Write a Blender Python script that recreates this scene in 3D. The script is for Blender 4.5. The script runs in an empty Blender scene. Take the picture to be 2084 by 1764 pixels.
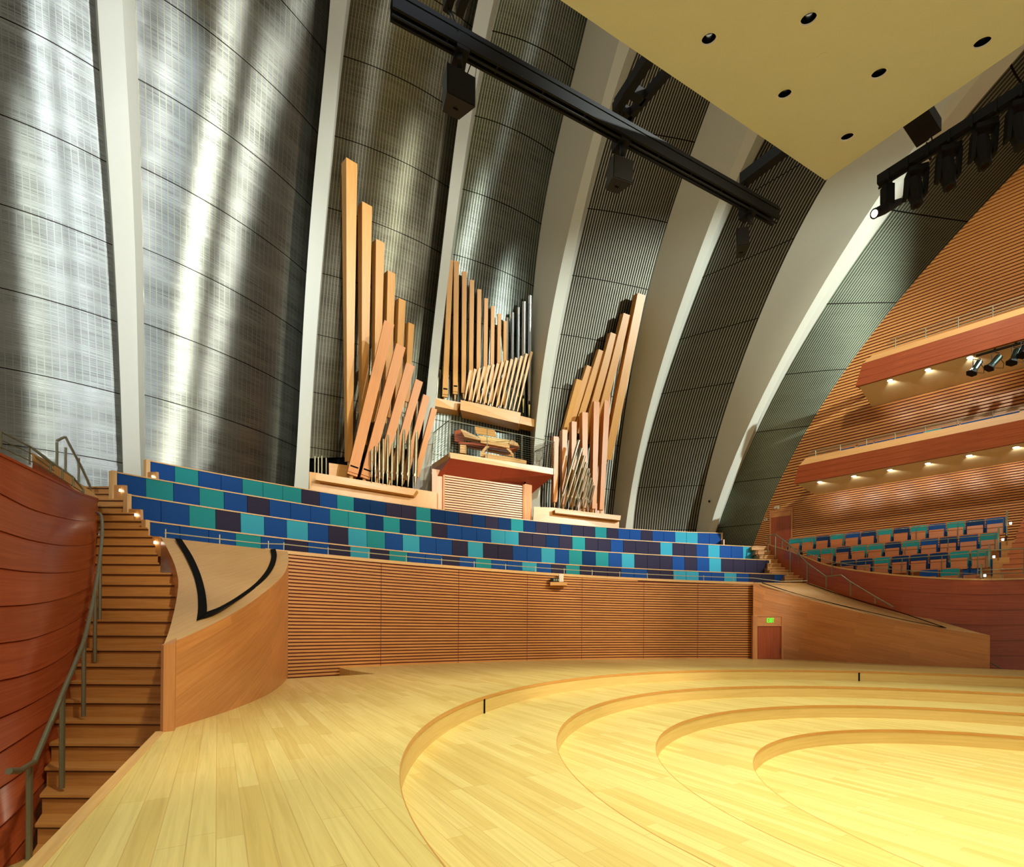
import bpy, math, random
import numpy as np
from mathutils import Vector, Matrix
random.seed(7)
PI=math.pi
scene=bpy.context.scene
COL=scene.collection
# ------------------------------------------------------------------ camera model (image taken as 2084x1764)
F=1000.0; CX=1042.0; CY=1280.0; K=0.006; EYE=1.7
def ab(u,v):
    du=u-CX; dv=v-CY
    return du+K*dv, dv-K*du
def ray(u,v):
    a,b=ab(u,v); return Vector((a/F,1.0,-b/F))
def PY(u,v,Y):
    r=ray(u,v); return Vector((r.x*Y, Y, EYE+r.z*Y))
def PZ(u,v,z):
    r=ray(u,v); t=(z-EYE)/r.z
    return Vector((r.x*t,t,z))
def PK(u,v,k):                      # on the vertical plane X+Y=k
    r=ray(u,v); t=k/(1+r.x); return Vector((r.x*t,t,EYE+r.z*t))
def proj(p):
    a=p[0]/p[1]*F; b=-(p[2]-EYE)/p[1]*F
    return CX+a-K*b, CY+b+K*a
cd=bpy.data.cameras.new('camera'); cam=bpy.data.objects.new('camera',cd); COL.objects.link(cam)
cd.sensor_fit='HORIZONTAL'; cd.sensor_width=36; cd.lens=36*F/2084
cd.shift_x=0.0; cd.shift_y=(CY-882)/2084; cd.clip_start=.05; cd.clip_end=300
cam.matrix_world=Matrix.Translation((0,0,EYE))@Matrix.Rotation(PI/2,4,'X')@Matrix.Rotation(K,4,'Z')
scene.camera=cam

# ------------------------------------------------------------------ mesh helper
class MB:
    def __init__(s): s.v=[]; s.f=[]; s.uv=[]; s.off=0.0
    def quad(s,a,b,c,d,uv=None):
        i=len(s.v); a,b,c,d=map(Vector,(a,b,c,d)); s.v+= [a,b,c,d]; s.f.append((i,i+1,i+2,i+3))
        if uv is None:
            w=(b-a).length; h=(d-a).length; o=s.off
            uv=[(o,o),(o+w,o),(o+w,o+h),(o,o+h)] if w>=h else [(o,o),(o,o+w),(o+h,o+w),(o+h,o)]
        s.uv.append(uv)
    def tri(s,a,b,c):
        i=len(s.v); s.v+=[Vector(a),Vector(b),Vector(c)]; s.f.append((i,i+1,i+2)); s.uv.append([(0,0),((s.v[i+1]-s.v[i]).length,0),(0,(s.v[i+2]-s.v[i]).length)])
    def poly(s,pts,uvs=None):
        i=len(s.v); pts=[Vector(p) for p in pts]; s.v+=pts; s.f.append(tuple(range(i,i+len(pts))))
        if uvs is None:
            n=(pts[1]-pts[0]).cross(pts[2]-pts[0]).normalized(); t=(pts[1]-pts[0]).normalized(); b=n.cross(t)
            uvs=[((p-pts[0]).dot(t),(p-pts[0]).dot(b)) for p in pts]
        s.uv.append(uvs)
    def hexa(s,p,jit=True):       # 8 corners: bottom 4 (ccw), top 4
        if jit: s.off=random.random()*30
        for q in ((3,2,1,0),(4,5,6,7),(0,1,5,4),(1,2,6,5),(2,3,7,6),(3,0,4,7)): s.quad(*[p[i] for i in q])
    def box(s,c,sx,sy,sz,rz=0,M=None):
        c=Vector(c); P=[]
        for z in (-.5,.5):
            for x,y in ((-.5,-.5),(.5,-.5),(.5,.5),(-.5,.5)):
                q=Vector((x*sx,y*sy,z*sz))
                if M is not None: q=M@q
                elif rz: q=Matrix.Rotation(rz,3,'Z')@q
                P.append(c+q)
        s.hexa(P)
    def bar(s,a,b,w,h=None,up=(0,0,1)):   # rectangular bar from a to b
        a=Vector(a); b=Vector(b); h=h or w; d=(b-a).normalized(); x=d.cross(Vector(up))
        if x.length<1e-4: x=d.cross(Vector((0,1,0)))
        x.normalize(); y=x.cross(d)
        P=[a-x*w/2-y*h/2,a+x*w/2-y*h/2,a+x*w/2+y*h/2,a-x*w/2+y*h/2]
        P+= [p+(b-a) for p in P]; s.hexa(P)
    def tube(s,a,b,r,r2=None,n=10,cap=True):
        a=Vector(a); b=Vector(b); r2=r if r2 is None else r2; d=(b-a).normalized()
        x=d.orthogonal().normalized(); y=d.cross(x); L=(b-a).length
        A=[a+(x*math.cos(t)+y*math.sin(t))*r for t in [2*PI*i/n for i in range(n)]]
        B=[b+(x*math.cos(t)+y*math.sin(t))*r2 for t in [2*PI*i/n for i in range(n)]]
        for i in range(n):
            j=(i+1)%n; s.quad(A[i],A[j],B[j],B[i],[(0,i/n),(0,(i+1)/n),(L,(i+1)/n),(L,i/n)])
        if cap: s.poly(A[::-1]); s.poly(B)
    def path(s,pts,r,n=8):
        for p,q in zip(pts[:-1],pts[1:]): s.tube(p,q,r,n=n)
    def loft(s,rows,su=1.0,sv=1.0,u0=0,v0=0,uvs=None):   # rows: list of point lists
        for i in range(len(rows)-1):
            for j in range(len(rows[0])-1):
                if uvs: uv=[uvs[i][j],uvs[i][j+1],uvs[i+1][j+1],uvs[i+1][j]]
                else: uv=None
                s.quad(rows[i][j],rows[i][j+1],rows[i+1][j+1],rows[i+1][j],uv)
    def build(s,name,mat,parent=None,smooth=False,weld=False,loc=None):
        me=bpy.data.meshes.new(name); o=bpy.data.objects.new(name,me)
        off=Vector(loc) if loc is not None else Vector((0,0,0))
        me.from_pydata([tuple(p-off) for p in s.v],[],s.f)
        l=me.uv_layers.new(name='UVMap'); k=0
        for uv in s.uv:
            for q in uv: l.data[k].uv=q; k+=1
        me.materials.append(mat)
        if weld or smooth:
            import bmesh
            bm=bmesh.new(); bm.from_mesh(me); bmesh.ops.remove_doubles(bm,verts=bm.verts,dist=1e-4); bm.to_mesh(me); bm.free()
        if smooth:
            for p in me.polygons: p.use_smooth=True
        COL.objects.link(o)
        if parent is not None: o.parent=parent
        elif loc is not None: o.location=off
        return o
def tag(o,label=None,cat=None,group=None,kind=None):
    if label: o['label']=label
    if cat: o['category']=cat
    if group: o['group']=group
    if kind: o['kind']=kind
    return o
def empty(name,loc=(0,0,0),rz=0):
    o=bpy.data.objects.new(name,None); COL.objects.link(o); o.location=loc; o.rotation_euler=(0,0,rz); o.empty_display_size=.1
    bpy.context.view_layer.update()
    return o
class Part(MB):                    # part whose coordinates are world coords; parented keeping world place
    def add(s,name,mat,root,**kw):
        o=s.build(name,mat,root,**kw)
        m=Matrix.Identity(4); p=root
        chain=[]
        while p is not None: chain.append(p); p=p.parent
        w=Matrix.Identity(4)
        for q in reversed(chain): w=w@q.matrix_parent_inverse@q.matrix_basis
        o.matrix_parent_inverse=w.inverted()
        return o
def struct(o): o['kind']='structure'; return o

# ------------------------------------------------------------------ materials
def srgb(r,g,b):
    f=lambda c:(c/255/12.92) if c/255<=.04045 else ((c/255+.055)/1.055)**2.4
    return (f(r),f(g),f(b),1)
def newmat(name):
    m=bpy.data.materials.new(name); m.use_nodes=True; nt=m.node_tree; return m,nt,nt.nodes['Principled BSDF']
def plain(name,col,rough=.5,metal=0,spec=.5,noise=0,scale=8):
    m,nt,b=newmat(name); b.inputs['Base Color'].default_value=col; b.inputs['Roughness'].default_value=rough; b.inputs['Metallic'].default_value=metal
    b.inputs['Specular IOR Level'].default_value=spec
    if noise:
        tc=nt.nodes.new('ShaderNodeTexCoord'); n=nt.nodes.new('ShaderNodeTexNoise'); n.inputs['Scale'].default_value=scale; n.inputs['Detail'].default_value=4
        nt.links.new(tc.outputs['Object'],n.inputs['Vector'])
        mx=nt.nodes.new('ShaderNodeMix'); mx.data_type='RGBA'; mx.blend_type='MIX'
        mx.inputs[6].default_value=tuple(c*(1-noise) for c in col[:3])+(1,); mx.inputs[7].default_value=tuple(min(1,c*(1+noise)) for c in col[:3])+(1,)
        nt.links.new(n.outputs['Fac'],mx.inputs[0]); nt.links.new(mx.outputs[2],b.inputs['Base Color'])
    return m
def wood(name,c1,c2,rough=.35,grain=(.5,11),board=None,spec=.5,coat=0):
    """grain runs along U of the UV map (metres)"""
    m,nt,b=newmat(name); N=nt.nodes; L=nt.links
    uv=N.new('ShaderNodeUVMap'); mp=N.new('ShaderNodeMapping'); mp.inputs['Scale'].default_value=(grain[0],grain[1],1)
    L.new(uv.outputs[0],mp.inputs['Vector'])
    n=N.new('ShaderNodeTexNoise'); n.inputs['Scale'].default_value=1.6; n.inputs['Detail'].default_value=5; n.inputs['Distortion'].default_value=.6
    L.new(mp.outputs[0],n.inputs['Vector'])
    cr=N.new('ShaderNodeValToRGB'); cr.color_ramp.elements[0].position=.3; cr.color_ramp.elements[1].position=.72
    cr.color_ramp.elements[0].color=c1; cr.color_ramp.elements[1].color=c2
    L.new(n.outputs['Fac'],cr.inputs['Fac']); out=cr.outputs[0]
    if board:                       # long veneer boards with slightly different tones
        br=N.new('ShaderNodeTexBrick'); br.inputs['Scale'].default_value=1; br.inputs['Brick Width'].default_value=board[0]; br.inputs['Row Height'].default_value=board[1]
        br.inputs['Mortar Size'].default_value=board[2]; br.inputs['Mortar Smooth'].default_value=.1
        br.inputs['Color1'].default_value=(.87,.87,.87,1); br.inputs['Color2'].default_value=(1.04,1.04,1.04,1); br.inputs['Mortar'].default_value=(.45,.4,.35,1)
        br.offset=.37; br.offset_frequency=3
        L.new(uv.outputs[0],br.inputs['Vector'])
        mx=N.new('ShaderNodeMix'); mx.data_type='RGBA'; mx.blend_type='MULTIPLY'; mx.inputs[0].default_value=1
        L.new(out,mx.inputs[6]); L.new(br.outputs['Color'],mx.inputs[7]); out=mx.outputs[2]
    L.new(out,b.inputs['Base Color']); b.inputs['Roughness'].default_value=rough; b.inputs['Specular IOR Level'].default_value=spec
    if coat: b.inputs['Coat Weight'].default_value=coat; b.inputs['Coat Roughness'].default_value=.15
    return m
W_SLAT=wood('light_slat_wood',srgb(190,124,60),srgb(216,154,84))
W_SLATR=wood('orange_slat_wood',srgb(204,136,72),srgb(222,160,92))
W_GAP=plain('dark_red_backing',srgb(104,42,18),.7)
W_RED=wood('red_brown_veneer',srgb(158,70,36),srgb(186,92,50),rough=.3,board=(3.4,6,.0),grain=(.4,9),coat=.07)
W_FIR=wood('orange_fir_veneer',srgb(204,134,80),srgb(222,158,102),rough=.35,grain=(.4,14),board=(2.6,.28,.0))
W_CAP=wood('pale_beech_wood',srgb(208,160,100),srgb(226,182,120),rough=.4)
W_PIPE=wood('organ_pipe_wood',srgb(200,138,60),srgb(214,156,76),rough=.4,grain=(.5,16))
W_PIPE2=wood('reddish_organ_pipe_wood',srgb(196,120,48),srgb(210,138,62),rough=.4,grain=(.5,16))
W_STEP=wood('stair_oak',srgb(186,128,66),srgb(210,152,84),rough=.4,grain=(.6,10))
W_SEAT=wood('reddish_seat_wood',srgb(176,98,52),srgb(196,118,66))
TREAD_SHADE=plain('tread_shade_strip',srgb(84,50,26),.5)
W_LEDGE=wood('yellow_beech_ledge',srgb(202,146,76),srgb(216,162,90),rough=.35)
W_SOFFIT=wood('red_mahogany_soffit',srgb(146,56,34),srgb(160,66,40),rough=.4,board=(6,1.2,.012))
W_LIP=wood('balcony_lip_wood',srgb(206,150,90),srgb(220,166,104),rough=.4)
W_RISER=wood('riser_maple',srgb(222,186,116),srgb(234,200,132),rough=.45)
W_NOSE=wood('orange_riser_nosing',srgb(204,142,72),srgb(216,158,90),rough=.35)
PLASTER=plain('white_rib_plaster',srgb(204,204,190),.6,noise=.02,scale=3)
CEIL=plain('cream_canopy_plaster',srgb(214,216,204),.7,noise=.03,scale=1.5)
SOFF=plain('cream_soffit_plaster',srgb(236,220,180),.7)
BLACK=plain('black_painted_steel',srgb(16,18,20),.6,spec=.25)
BLACK2=plain('matt_black_plastic',srgb(13,13,15),.65,spec=.25)
GREENBLK=plain('green_black_steel',srgb(36,50,44),.35,.6)
VOID=plain('black_recess',srgb(6,6,6),.9,spec=.1)
SPEAKERM=plain('dark_speaker_paint',srgb(24,25,21),.5,spec=.3)
PALE_STEEL=plain('pale_rail_steel',srgb(190,184,158),.35,.3)
STEEL=plain('brushed_rail_steel',srgb(134,134,112),.38,.6,noise=.1,scale=20)
TIN=plain('organ_tin',srgb(206,212,212),.18,1,noise=.06,scale=4)
ZINC=plain('organ_zinc_bronze',srgb(170,160,130),.28,1,noise=.08,scale=4)
SEATC=dict(B=(28,74,142),T=(40,140,146),D=(50,46,68),N=(18,52,98),C=(60,160,186))
FAB={}
for k_,nm in (('B','royal_blue'),('T','teal'),('D','dark_violet'),('N','navy'),('C','turquoise')):
    FAB[k_]=plain(nm+'_upholstery',srgb(*SEATC[k_]),.9,spec=.2,noise=.08,scale=60)
FABN=dict(B='royal blue',T='teal',D='dark violet',N='navy',C='turquoise')
def emit(name,col,s):
    m=bpy.data.materials.new(name); m.use_nodes=True; nt=m.node_tree; nt.nodes.clear()
    e=nt.nodes.new('ShaderNodeEmission'); o=nt.nodes.new('ShaderNodeOutputMaterial'); e.inputs[0].default_value=col; e.inputs[1].default_value=s
    nt.links.new(e.outputs[0],o.inputs[0]); return m
LAMP=emit('lamp_glow',(1,.93,.78,1),14); EXITG=emit('exit_green_glow',(.12,1,.05,1),1.3); STEPL=emit('step_lamp_glow',(1,.9,.7,1),9)
WHITE=plain('white_plastic',srgb(225,220,205),.4)

# floor planks: boards run along direction (-.514,.857)
def floor_mat():
    m,nt,b=newmat('maple_stage_boards'); N=nt.nodes; L=nt.links
    tc=N.new('ShaderNodeTexCoord'); mp=N.new('ShaderNodeMapping'); mp.vector_type='POINT'; mp.inputs['Rotation'].default_value=(0,0,-math.atan2(.857,-.514))
    L.new(tc.outputs['Object'],mp.inputs['Vector'])
    br=N.new('ShaderNodeTexBrick'); br.inputs['Scale'].default_value=1; br.inputs['Brick Width'].default_value=2.3; br.inputs['Row Height'].default_value=.2
    br.inputs['Mortar Size'].default_value=.0035; br.inputs['Mortar Smooth'].default_value=.2; br.offset=.41; br.offset_frequency=2; br.squash=1.3; br.squash_frequency=3
    br.inputs['Color1'].default_value=srgb(229,206,136); br.inputs['Color2'].default_value=srgb(212,181,104); br.inputs['Mortar'].default_value=srgb(204,168,104)
    br.inputs['Bias'].default_value=-.25
    L.new(mp.outputs[0],br.inputs['Vector'])
    mp2=N.new('ShaderNodeMapping'); mp2.inputs['Scale'].default_value=(.45,12,1); L.new(mp.outputs[0],mp2.inputs['Vector'])
    n=N.new('ShaderNodeTexNoise'); n.inputs['Scale'].default_value=1.5; n.inputs['Detail'].default_value=6; n.inputs['Distortion'].default_value=1.0; L.new(mp2.outputs[0],n.inputs['Vector'])
    cr=N.new('ShaderNodeValToRGB'); cr.color_ramp.elements[0].position=.28; cr.color_ramp.elements[0].color=(.74,.68,.56,1); cr.color_ramp.elements[1].position=.62; cr.color_ramp.elements[1].color=(1.04,1.04,1.04,1)
    L.new(n.outputs['Fac'],cr.inputs['Fac'])
    mx=N.new('ShaderNodeMix'); mx.data_type='RGBA'; mx.blend_type='MULTIPLY'; mx.inputs[0].default_value=.5
    L.new(br.outputs['Color'],mx.inputs[6]); L.new(cr.outputs[0],mx.inputs[7]); L.new(mx.outputs[2],b.inputs['Base Color'])
    b.inputs['Roughness'].default_value=.34; b.inputs['Specular IOR Level'].default_value=.45
    return m
FLOOR=floor_mat()

def mesh_wall(name,freq,duty,lo,hi,line,aniso=.88,rough=.32):
    """woven metal cloth: U across (m), V = height (m)"""
    m,nt,b=newmat(name); N=nt.nodes; L=nt.links
    uv=N.new('ShaderNodeUVMap'); sep=N.new('ShaderNodeSeparateXYZ'); L.new(uv.outputs[0],sep.inputs[0])
    def mth(op,a,bb=None,clamp=False):
        q=N.new('ShaderNodeMath'); q.operation=op; q.use_clamp=clamp
        for i,x in enumerate((a,bb)):
            if x is None: continue
            if isinstance(x,(int,float)): q.inputs[i].default_value=x
            else: L.new(x,q.inputs[i])
        return q.outputs[0]
    fx=mth('FRACT',mth('MULTIPLY',sep.outputs[0],freq)); ln=mth('LESS_THAN',fx,duty)
    # fine horizontal wires
    mp=N.new('ShaderNodeMapping'); mp.inputs['Scale'].default_value=(.35,26,1); L.new(uv.outputs[0],mp.inputs['Vector'])
    n=N.new('ShaderNodeTexNoise'); n.inputs['Scale'].default_value=1.3; n.inputs['Detail'].default_value=5; n.inputs['Roughness'].default_value=.7; L.new(mp.outputs[0],n.inputs['Vector'])
    mp3=N.new('ShaderNodeMapping'); mp3.inputs['Scale'].default_value=(.25,.9,1); L.new(uv.outputs[0],mp3.inputs['Vector'])
    n3=N.new('ShaderNodeTexNoise'); n3.inputs['Scale'].default_value=1.0; n3.inputs['Detail'].default_value=3; L.new(mp3.outputs[0],n3.inputs['Vector'])
    sm=mth('ADD',mth('MULTIPLY',n.outputs['Fac'],.75),mth('MULTIPLY',n3.outputs['Fac'],.35))
    cr=N.new('ShaderNodeValToRGB'); cr.color_ramp.elements[0].position=.36; cr.color_ramp.elements[1].position=.78
    cr.color_ramp.elements[0].color=lo; cr.color_ramp.elements[1].color=hi; L.new(sm,cr.inputs['Fac'])
    mx=N.new('ShaderNodeMix'); mx.data_type='RGBA'; L.new(ln,mx.inputs[0]); L.new(cr.outputs[0],mx.inputs[6]); mx.inputs[7].default_value=line
    # panel seams every 3.3 m of height
    fz=mth('FRACT',mth('MULTIPLY',sep.outputs[1],1/3.3)); seam=mth('LESS_THAN',fz,.013)
    mx2=N.new('ShaderNodeMix'); mx2.data_type='RGBA'; L.new(seam,mx2.inputs[0]); L.new(mx.outputs[2],mx2.inputs[6]); mx2.inputs[7].default_value=(.012,.01,.008,1)
    N.remove(b); out=N['Material Output']
    hgt=N.new('ShaderNodeMath'); hgt.operation='MULTIPLY_ADD'; L.new(n3.outputs['Fac'],hgt.inputs[0]); hgt.inputs[1].default_value=1.3; L.new(n.outputs['Fac'],hgt.inputs[2])
    bp=N.new('ShaderNodeBump'); bp.inputs['Strength'].default_value=.12; bp.inputs['Distance'].default_value=.02; L.new(hgt.outputs[0],bp.inputs['Height'])
    tg=N.new('ShaderNodeTangent'); tg.direction_type='UV_MAP'
    def lobe(r,a,dist):
        g=N.new('ShaderNodeBsdfAnisotropic'); g.distribution=dist; g.inputs['Roughness'].default_value=r; g.inputs['Anisotropy'].default_value=a
        L.new(mx2.outputs[2],g.inputs['Color']); L.new(bp.outputs[0],g.inputs['Normal']); L.new(tg.outputs[0],g.inputs['Tangent']); return g
    g1=lobe(rough,aniso,'BECKMANN'); g2=lobe(rough*1.6,aniso*.8,'BECKMANN'); df=N.new('ShaderNodeBsdfDiffuse'); L.new(mx2.outputs[2],df.inputs['Color'])
    s1=N.new('ShaderNodeMixShader'); s1.inputs[0].default_value=.25; L.new(g1.outputs[0],s1.inputs[1]); L.new(g2.outputs[0],s1.inputs[2])
    s2=N.new('ShaderNodeMixShader'); s2.inputs[0].default_value=.06; L.new(s1.outputs[0],s2.inputs[1]); L.new(df.outputs[0],s2.inputs[2])
    L.new(s2.outputs[0],out.inputs[0])
    return m
# ================================================================== STAGE FLOOR
C0=(11.48,8.40)
RH=.43
RINGS={0:[(819,1572),(822,1546),(832,1519),(861.5,1477.6),(898,1450.5),(940,1432),(989.4,1416.8),(1060.8,1398),(1119.8,1386.6),(1200,1376.7),(1309,1368),(1388,1365),(1500,1363),(1625,1362.6),(1752,1365),(1915,1371),(2084,1376.8),(824,1613),(839,1660),(856.6,1699),(899.6,1764)],
1:[(1132.5,1498.7),(1145.7,1474.6),(1172,1450.6),(1220,1432),(1292,1414),(1388.5,1403),(1500,1397),(1625,1395),(1770,1398),(1915,1404),(2084,1411.6),(1137.7,1526),(1157.7,1563.6),(1179,1587.6),(1220,1625),(1285,1669),(1352,1709),(1444,1757)],
2:[(1334.4,1515.5),(1352.4,1489),(1400.5,1463.8),(1500,1444),(1625,1436.5),(1712,1434.5),(1857,1438),(2084,1451),(1340.4,1537),(1364,1573),(1400.5,1606.8),(1484.6,1657),(1567,1699.4),(1712,1760)],
3:[(1532,1545.8),(1546.7,1525.5),(1581.4,1506.7),(1654,1491),(1770,1484.3),(1886,1485.8),(2084,1498.5),(1538,1567.5),(1561,1598),(1610,1635.7),(1683,1673)]}
RAD=[13.17,10.45,8.51,6.60]
def ring_fn(k):
    th=[];rr=[]
    for u,v in RINGS[k]:
        p=PZ(u,v,-RH*k); x=p.x-C0[0]; y=p.y-C0[1]; th.append(math.atan2(y,x)%(2*PI)); rr.append(math.hypot(x,y)-RAD[k])
    th=np.array(th); rr=np.array(rr); c=np.polyfit(th,rr,5); a,b=th.min(),th.max()
    def f(t):
        t=t%(2*PI); d=np.polyval(c,min(max(t,a),b))
        if t<a: d*=max(0,1-(a-t)/.5)
        if t>b: d*=max(0,1-(t-b)/.5)
        return RAD[k]+d
    return f
RF=[ring_fn(k) for k in range(4)]
def pol(t,r,z=0): return Vector((C0[0]+r*math.cos(t),C0[1]+r*math.sin(t),z))
# slatted wall plan (polar about C0)
WP=[(585,1118.5,None),(600,1123,None),(775,1139,1355.5),(936,1151.8,1349),(1100,1165.6,1343.5),(1200,1170.5,1341.3),(1300,1175,1341),(1420,1180.5,1341),(1532,1185,1341.3)]
th=[];rr=[];zz=[]
for u,vt,vb in WP:
    a,b=ab(u,vt); Yt=3.11/(-b/1000)
    if vb: a2,b2=ab(u,vb); w_=.5 if u<1250 else .75; Yt=(1-w_)*Yt+w_*EYE/(b2/1000)
    p=PY(u,vt,Yt); th.append(math.atan2(p.y-C0[1],p.x-C0[0])); rr.append(math.hypot(p.x-C0[0],p.y-C0[1])); zz.append(p.z)
WC=np.polyfit(th,rr,3); WZ=np.polyfit(th,zz,2); WT=(th[0]+.03,th[-1])      # theta decreases with u
def wall_r(t): return float(np.polyval(WC,t))
def wall_z(t): return float(np.polyval(WZ,t))
def wall_pt(t,dr=0,z=0): return pol(t,wall_r(t)+dr,z)
# deck outline (star-shaped about C0)
DE=[]
def dz(u,v): p=PZ(u,v,0); return (p.x,p.y)
DE+= [dz(332,1488),(-6.7,10.0),(-7.3,12.5),(-7.9,15.0),dz(583,1381),dz(764,1371),dz(711,1363.3)]
t0=[t for t in np.linspace(WT[0],WT[1],40)]
p711=dz(711,1363.3); a711=math.atan2(p711[1]-C0[1],p711[0]-C0[0])
DE+= [tuple(wall_pt(t,.3)[:2]) for t in t0 if t<a711-.03]
DE+= [tuple(PZ(1600,1339,0)[:2]+Vector((0,.3)))] if False else [ (PZ(1600,1339,0).x,PZ(1600,1339,0).y+.3),(PZ(1800,1350,0).x,PZ(1800,1350,0).y+.3),dz(2018,1360.5),dz(2084,1363.5),(27,17),(30.5,8),(27,-4),(20,-9),(8,-11),(2.5,-8.5),(-1.56,0),dz(80,1764)]
DT=[(math.atan2(y-C0[1],x-C0[0])) for x,y in DE]
def deck_r(t):
    dx,dy=math.cos(t),math.sin(t); best=None
    n=len(DE)
    for i in range(n):
        x1,y1=DE[i];x2,y2=DE[(i+1)%n]; x1-=C0[0];x2-=C0[0];y1-=C0[1];y2-=C0[1]
        ex,ey=x2-x1,y2-y1; den=dx*ey-dy*ex
        if abs(den)<1e-9: continue
        s=(x1*ey-y1*ex)/den; w=(x1*dy-y1*dx)/den
        if s>0 and -1e-6<=w<=1+1e-6: best=s if best is None else max(best,s)
    return best
ths=sorted(set([round(2*PI*i/360,5) for i in range(360)]+[t%(2*PI)+e for t in DT for e in(-1e-4,1e-4)]))
deck=MB()
for i in range(len(ths)):
    a=ths[i]; b=ths[(i+1)%len(ths)]
    ra,rb=RF[0](a),RF[0](b); Ra,Rb=deck_r(a),deck_r(b)
    if Ra<ra or Rb<rb: continue
    A,B,Cc,D=pol(a,ra),pol(a,Ra),pol(b,Rb),pol(b,rb)
    deck.quad(A,B,Cc,D)
    deck.quad(Cc,B,B+Vector((0,0,-.5)),Cc+Vector((0,0,-.5)))
floor=struct(deck.build('floor',FLOOR))
sk=MB()
for i in range(len(ths)):
    a=ths[i]; b=ths[(i+1)%len(ths)]
    B,Cc=pol(a,deck_r(a)-.03,-.1),pol(b,deck_r(b)-.03,-.1)
    sk.quad(Cc,B,B+Vector((0,0,-2.4)),Cc+Vector((0,0,-2.4)))
struct(sk.build('trim_1',W_RED))
# pale edge strip along the stair side of the deck
e0=PZ(332,1488,0); e1=PZ(60,1786,0); st=MB(); dn=(e1-e0).normalized(); nn=Vector((-dn.y,dn.x,0))
st.hexa([e0+nn*.02+Vector((0,0,-.12)),e1+nn*.02+Vector((0,0,-.12)),e1-nn*.1+Vector((0,0,-.12)),e0-nn*.1+Vector((0,0,-.12)),e0+nn*.02+Vector((0,0,.008)),e1+nn*.02+Vector((0,0,.008)),e1-nn*.1+Vector((0,0,.008)),e0-nn*.1+Vector((0,0,.008))])
struct(st.build('trim_2',W_CAP))
# stage levels inside the rings with risers
NT=240
for k in range(4):
    z=-RH*(k+1); m=MB(); rs=MB(); ns=MB()
    for i in range(NT):
        a=2*PI*i/NT; b=2*PI*(i+1)/NT
        ra,rb=RF[k](a),RF[k](b)
        if k<3: m.quad(pol(a,RF[k+1](a),z),pol(a,ra+.02,z),pol(b,rb+.02,z),pol(b,RF[k+1](b),z))
        else: m.tri(pol(0,0,z),pol(a,ra+.02,z),pol(b,rb+.02,z))
        ua,ub=a*RAD[k],b*RAD[k]
        rs.quad(pol(a,ra+.012,z),pol(b,rb+.012,z),pol(b,rb+.012,z+RH-.07),pol(a,ra+.012,z+RH-.07),[(ua,0),(ub,0),(ub,.36),(ua,.36)])
        ns.quad(pol(a,ra,z+RH-.075),pol(b,rb,z+RH-.075),pol(b,rb,z+RH),pol(a,ra,z+RH),[(ua,0),(ub,0),(ub,.07),(ua,.07)])
        ns.quad(pol(a,ra+.03,z+RH-.075),pol(b,rb+.03,z+RH-.075),pol(b,rb,z+RH-.075),pol(a,ra,z+RH-.075))
        ns.quad(pol(a,ra,z+RH+.002),pol(b,rb,z+RH+.002),pol(b,rb+.01,z+RH+.002),pol(a,ra+.01,z+RH+.002),[(ua,0),(ub,0),(ub,.07),(ua,.07)])
    lv=struct(m.build('floor',FLOOR))
    rz=struct(rs.build('riser',W_RISER,lv,smooth=True)); struct(ns.build('nosing_or_shade',W_NOSE,lv))
    if k==0:
        jn=MB()
        for (u,v) in ((989,1433),(1754,1376)):
            p=PZ(u,v,-.2); t=math.atan2(p.y-C0[1],p.x-C0[0]); r=RF[0](t)
            q=pol(t,r+.0,z+.18); jn.box(q,.05,.03,.36,rz=t+PI/2)
        struct(jn.build('joint_gap',VOID,lv))
# lower hall floor
lf=MB(); lf.quad((-25,-14,-2.5),(38,-14,-2.5),(38,60,-2.5),(-25,60,-2.5)); struct(lf.build('floor',FLOOR))

# ================================================================== SLATTED CHOIR WALL
def slat_band(mb,P0,P1,n0,u0,u1,h,d):
    """one batten between plan points (P0 -> P1) facing n0, height h at z"""
ws=MB(); wb=MB(); NS=46; PITCH=.142
tt=np.linspace(WT[0],WT[1],41)
us=[0]
for i in range(40): us.append(us[-1]+(wall_pt(tt[i+1])-wall_pt(tt[i])).length)
for i in range(40):
    a,b=tt[i],tt[i+1]
    wb.quad(wall_pt(a,.06,-1),wall_pt(b,.06,-1),wall_pt(b,.06,wall_z(b)),wall_pt(a,.06,wall_z(a)))
    for n in range(42):
        z0=-1.0+n*PITCH; z1=z0+.085
        if z1>min(wall_z(a),wall_z(b))-.12: break
        o=n*3.71
        A,B=wall_pt(a,0,z0),wall_pt(b,0,z0); Cc,D=wall_pt(b,0,z1),wall_pt(a,0,z1)
        ws.quad(A,B,Cc,D,[(us[i]+o,o),(us[i+1]+o,o),(us[i+1]+o,o+.08),(us[i]+o,o+.08)])
        ws.quad(D,Cc,wall_pt(b,.06,z1),wall_pt(a,.06,z1)); ws.quad(wall_pt(a,.06,z0),wall_pt(b,.06,z0),B,A)
wallc=struct(wb.build('wall_choir',W_GAP)); struct(ws.build('slats',W_SLAT,wallc))
jm=MB()
for u in (775,933,1073,1184,1310,1420):       # vertical panel joints
    t=np.interp(u,[proj(wall_pt(x,0,2))[0] for x in tt],tt); p=wall_pt(t,-.004,0); jm.quad(wall_pt(t+.0006,-.004,0),wall_pt(t-.0006,-.004,0),wall_pt(t-.0006,-.004,wall_z(t)-.15),wall_pt(t+.0006,-.004,wall_z(t)-.15))
struct(jm.build('joint_line',W_GAP,wallc))
cp=MB()
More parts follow.
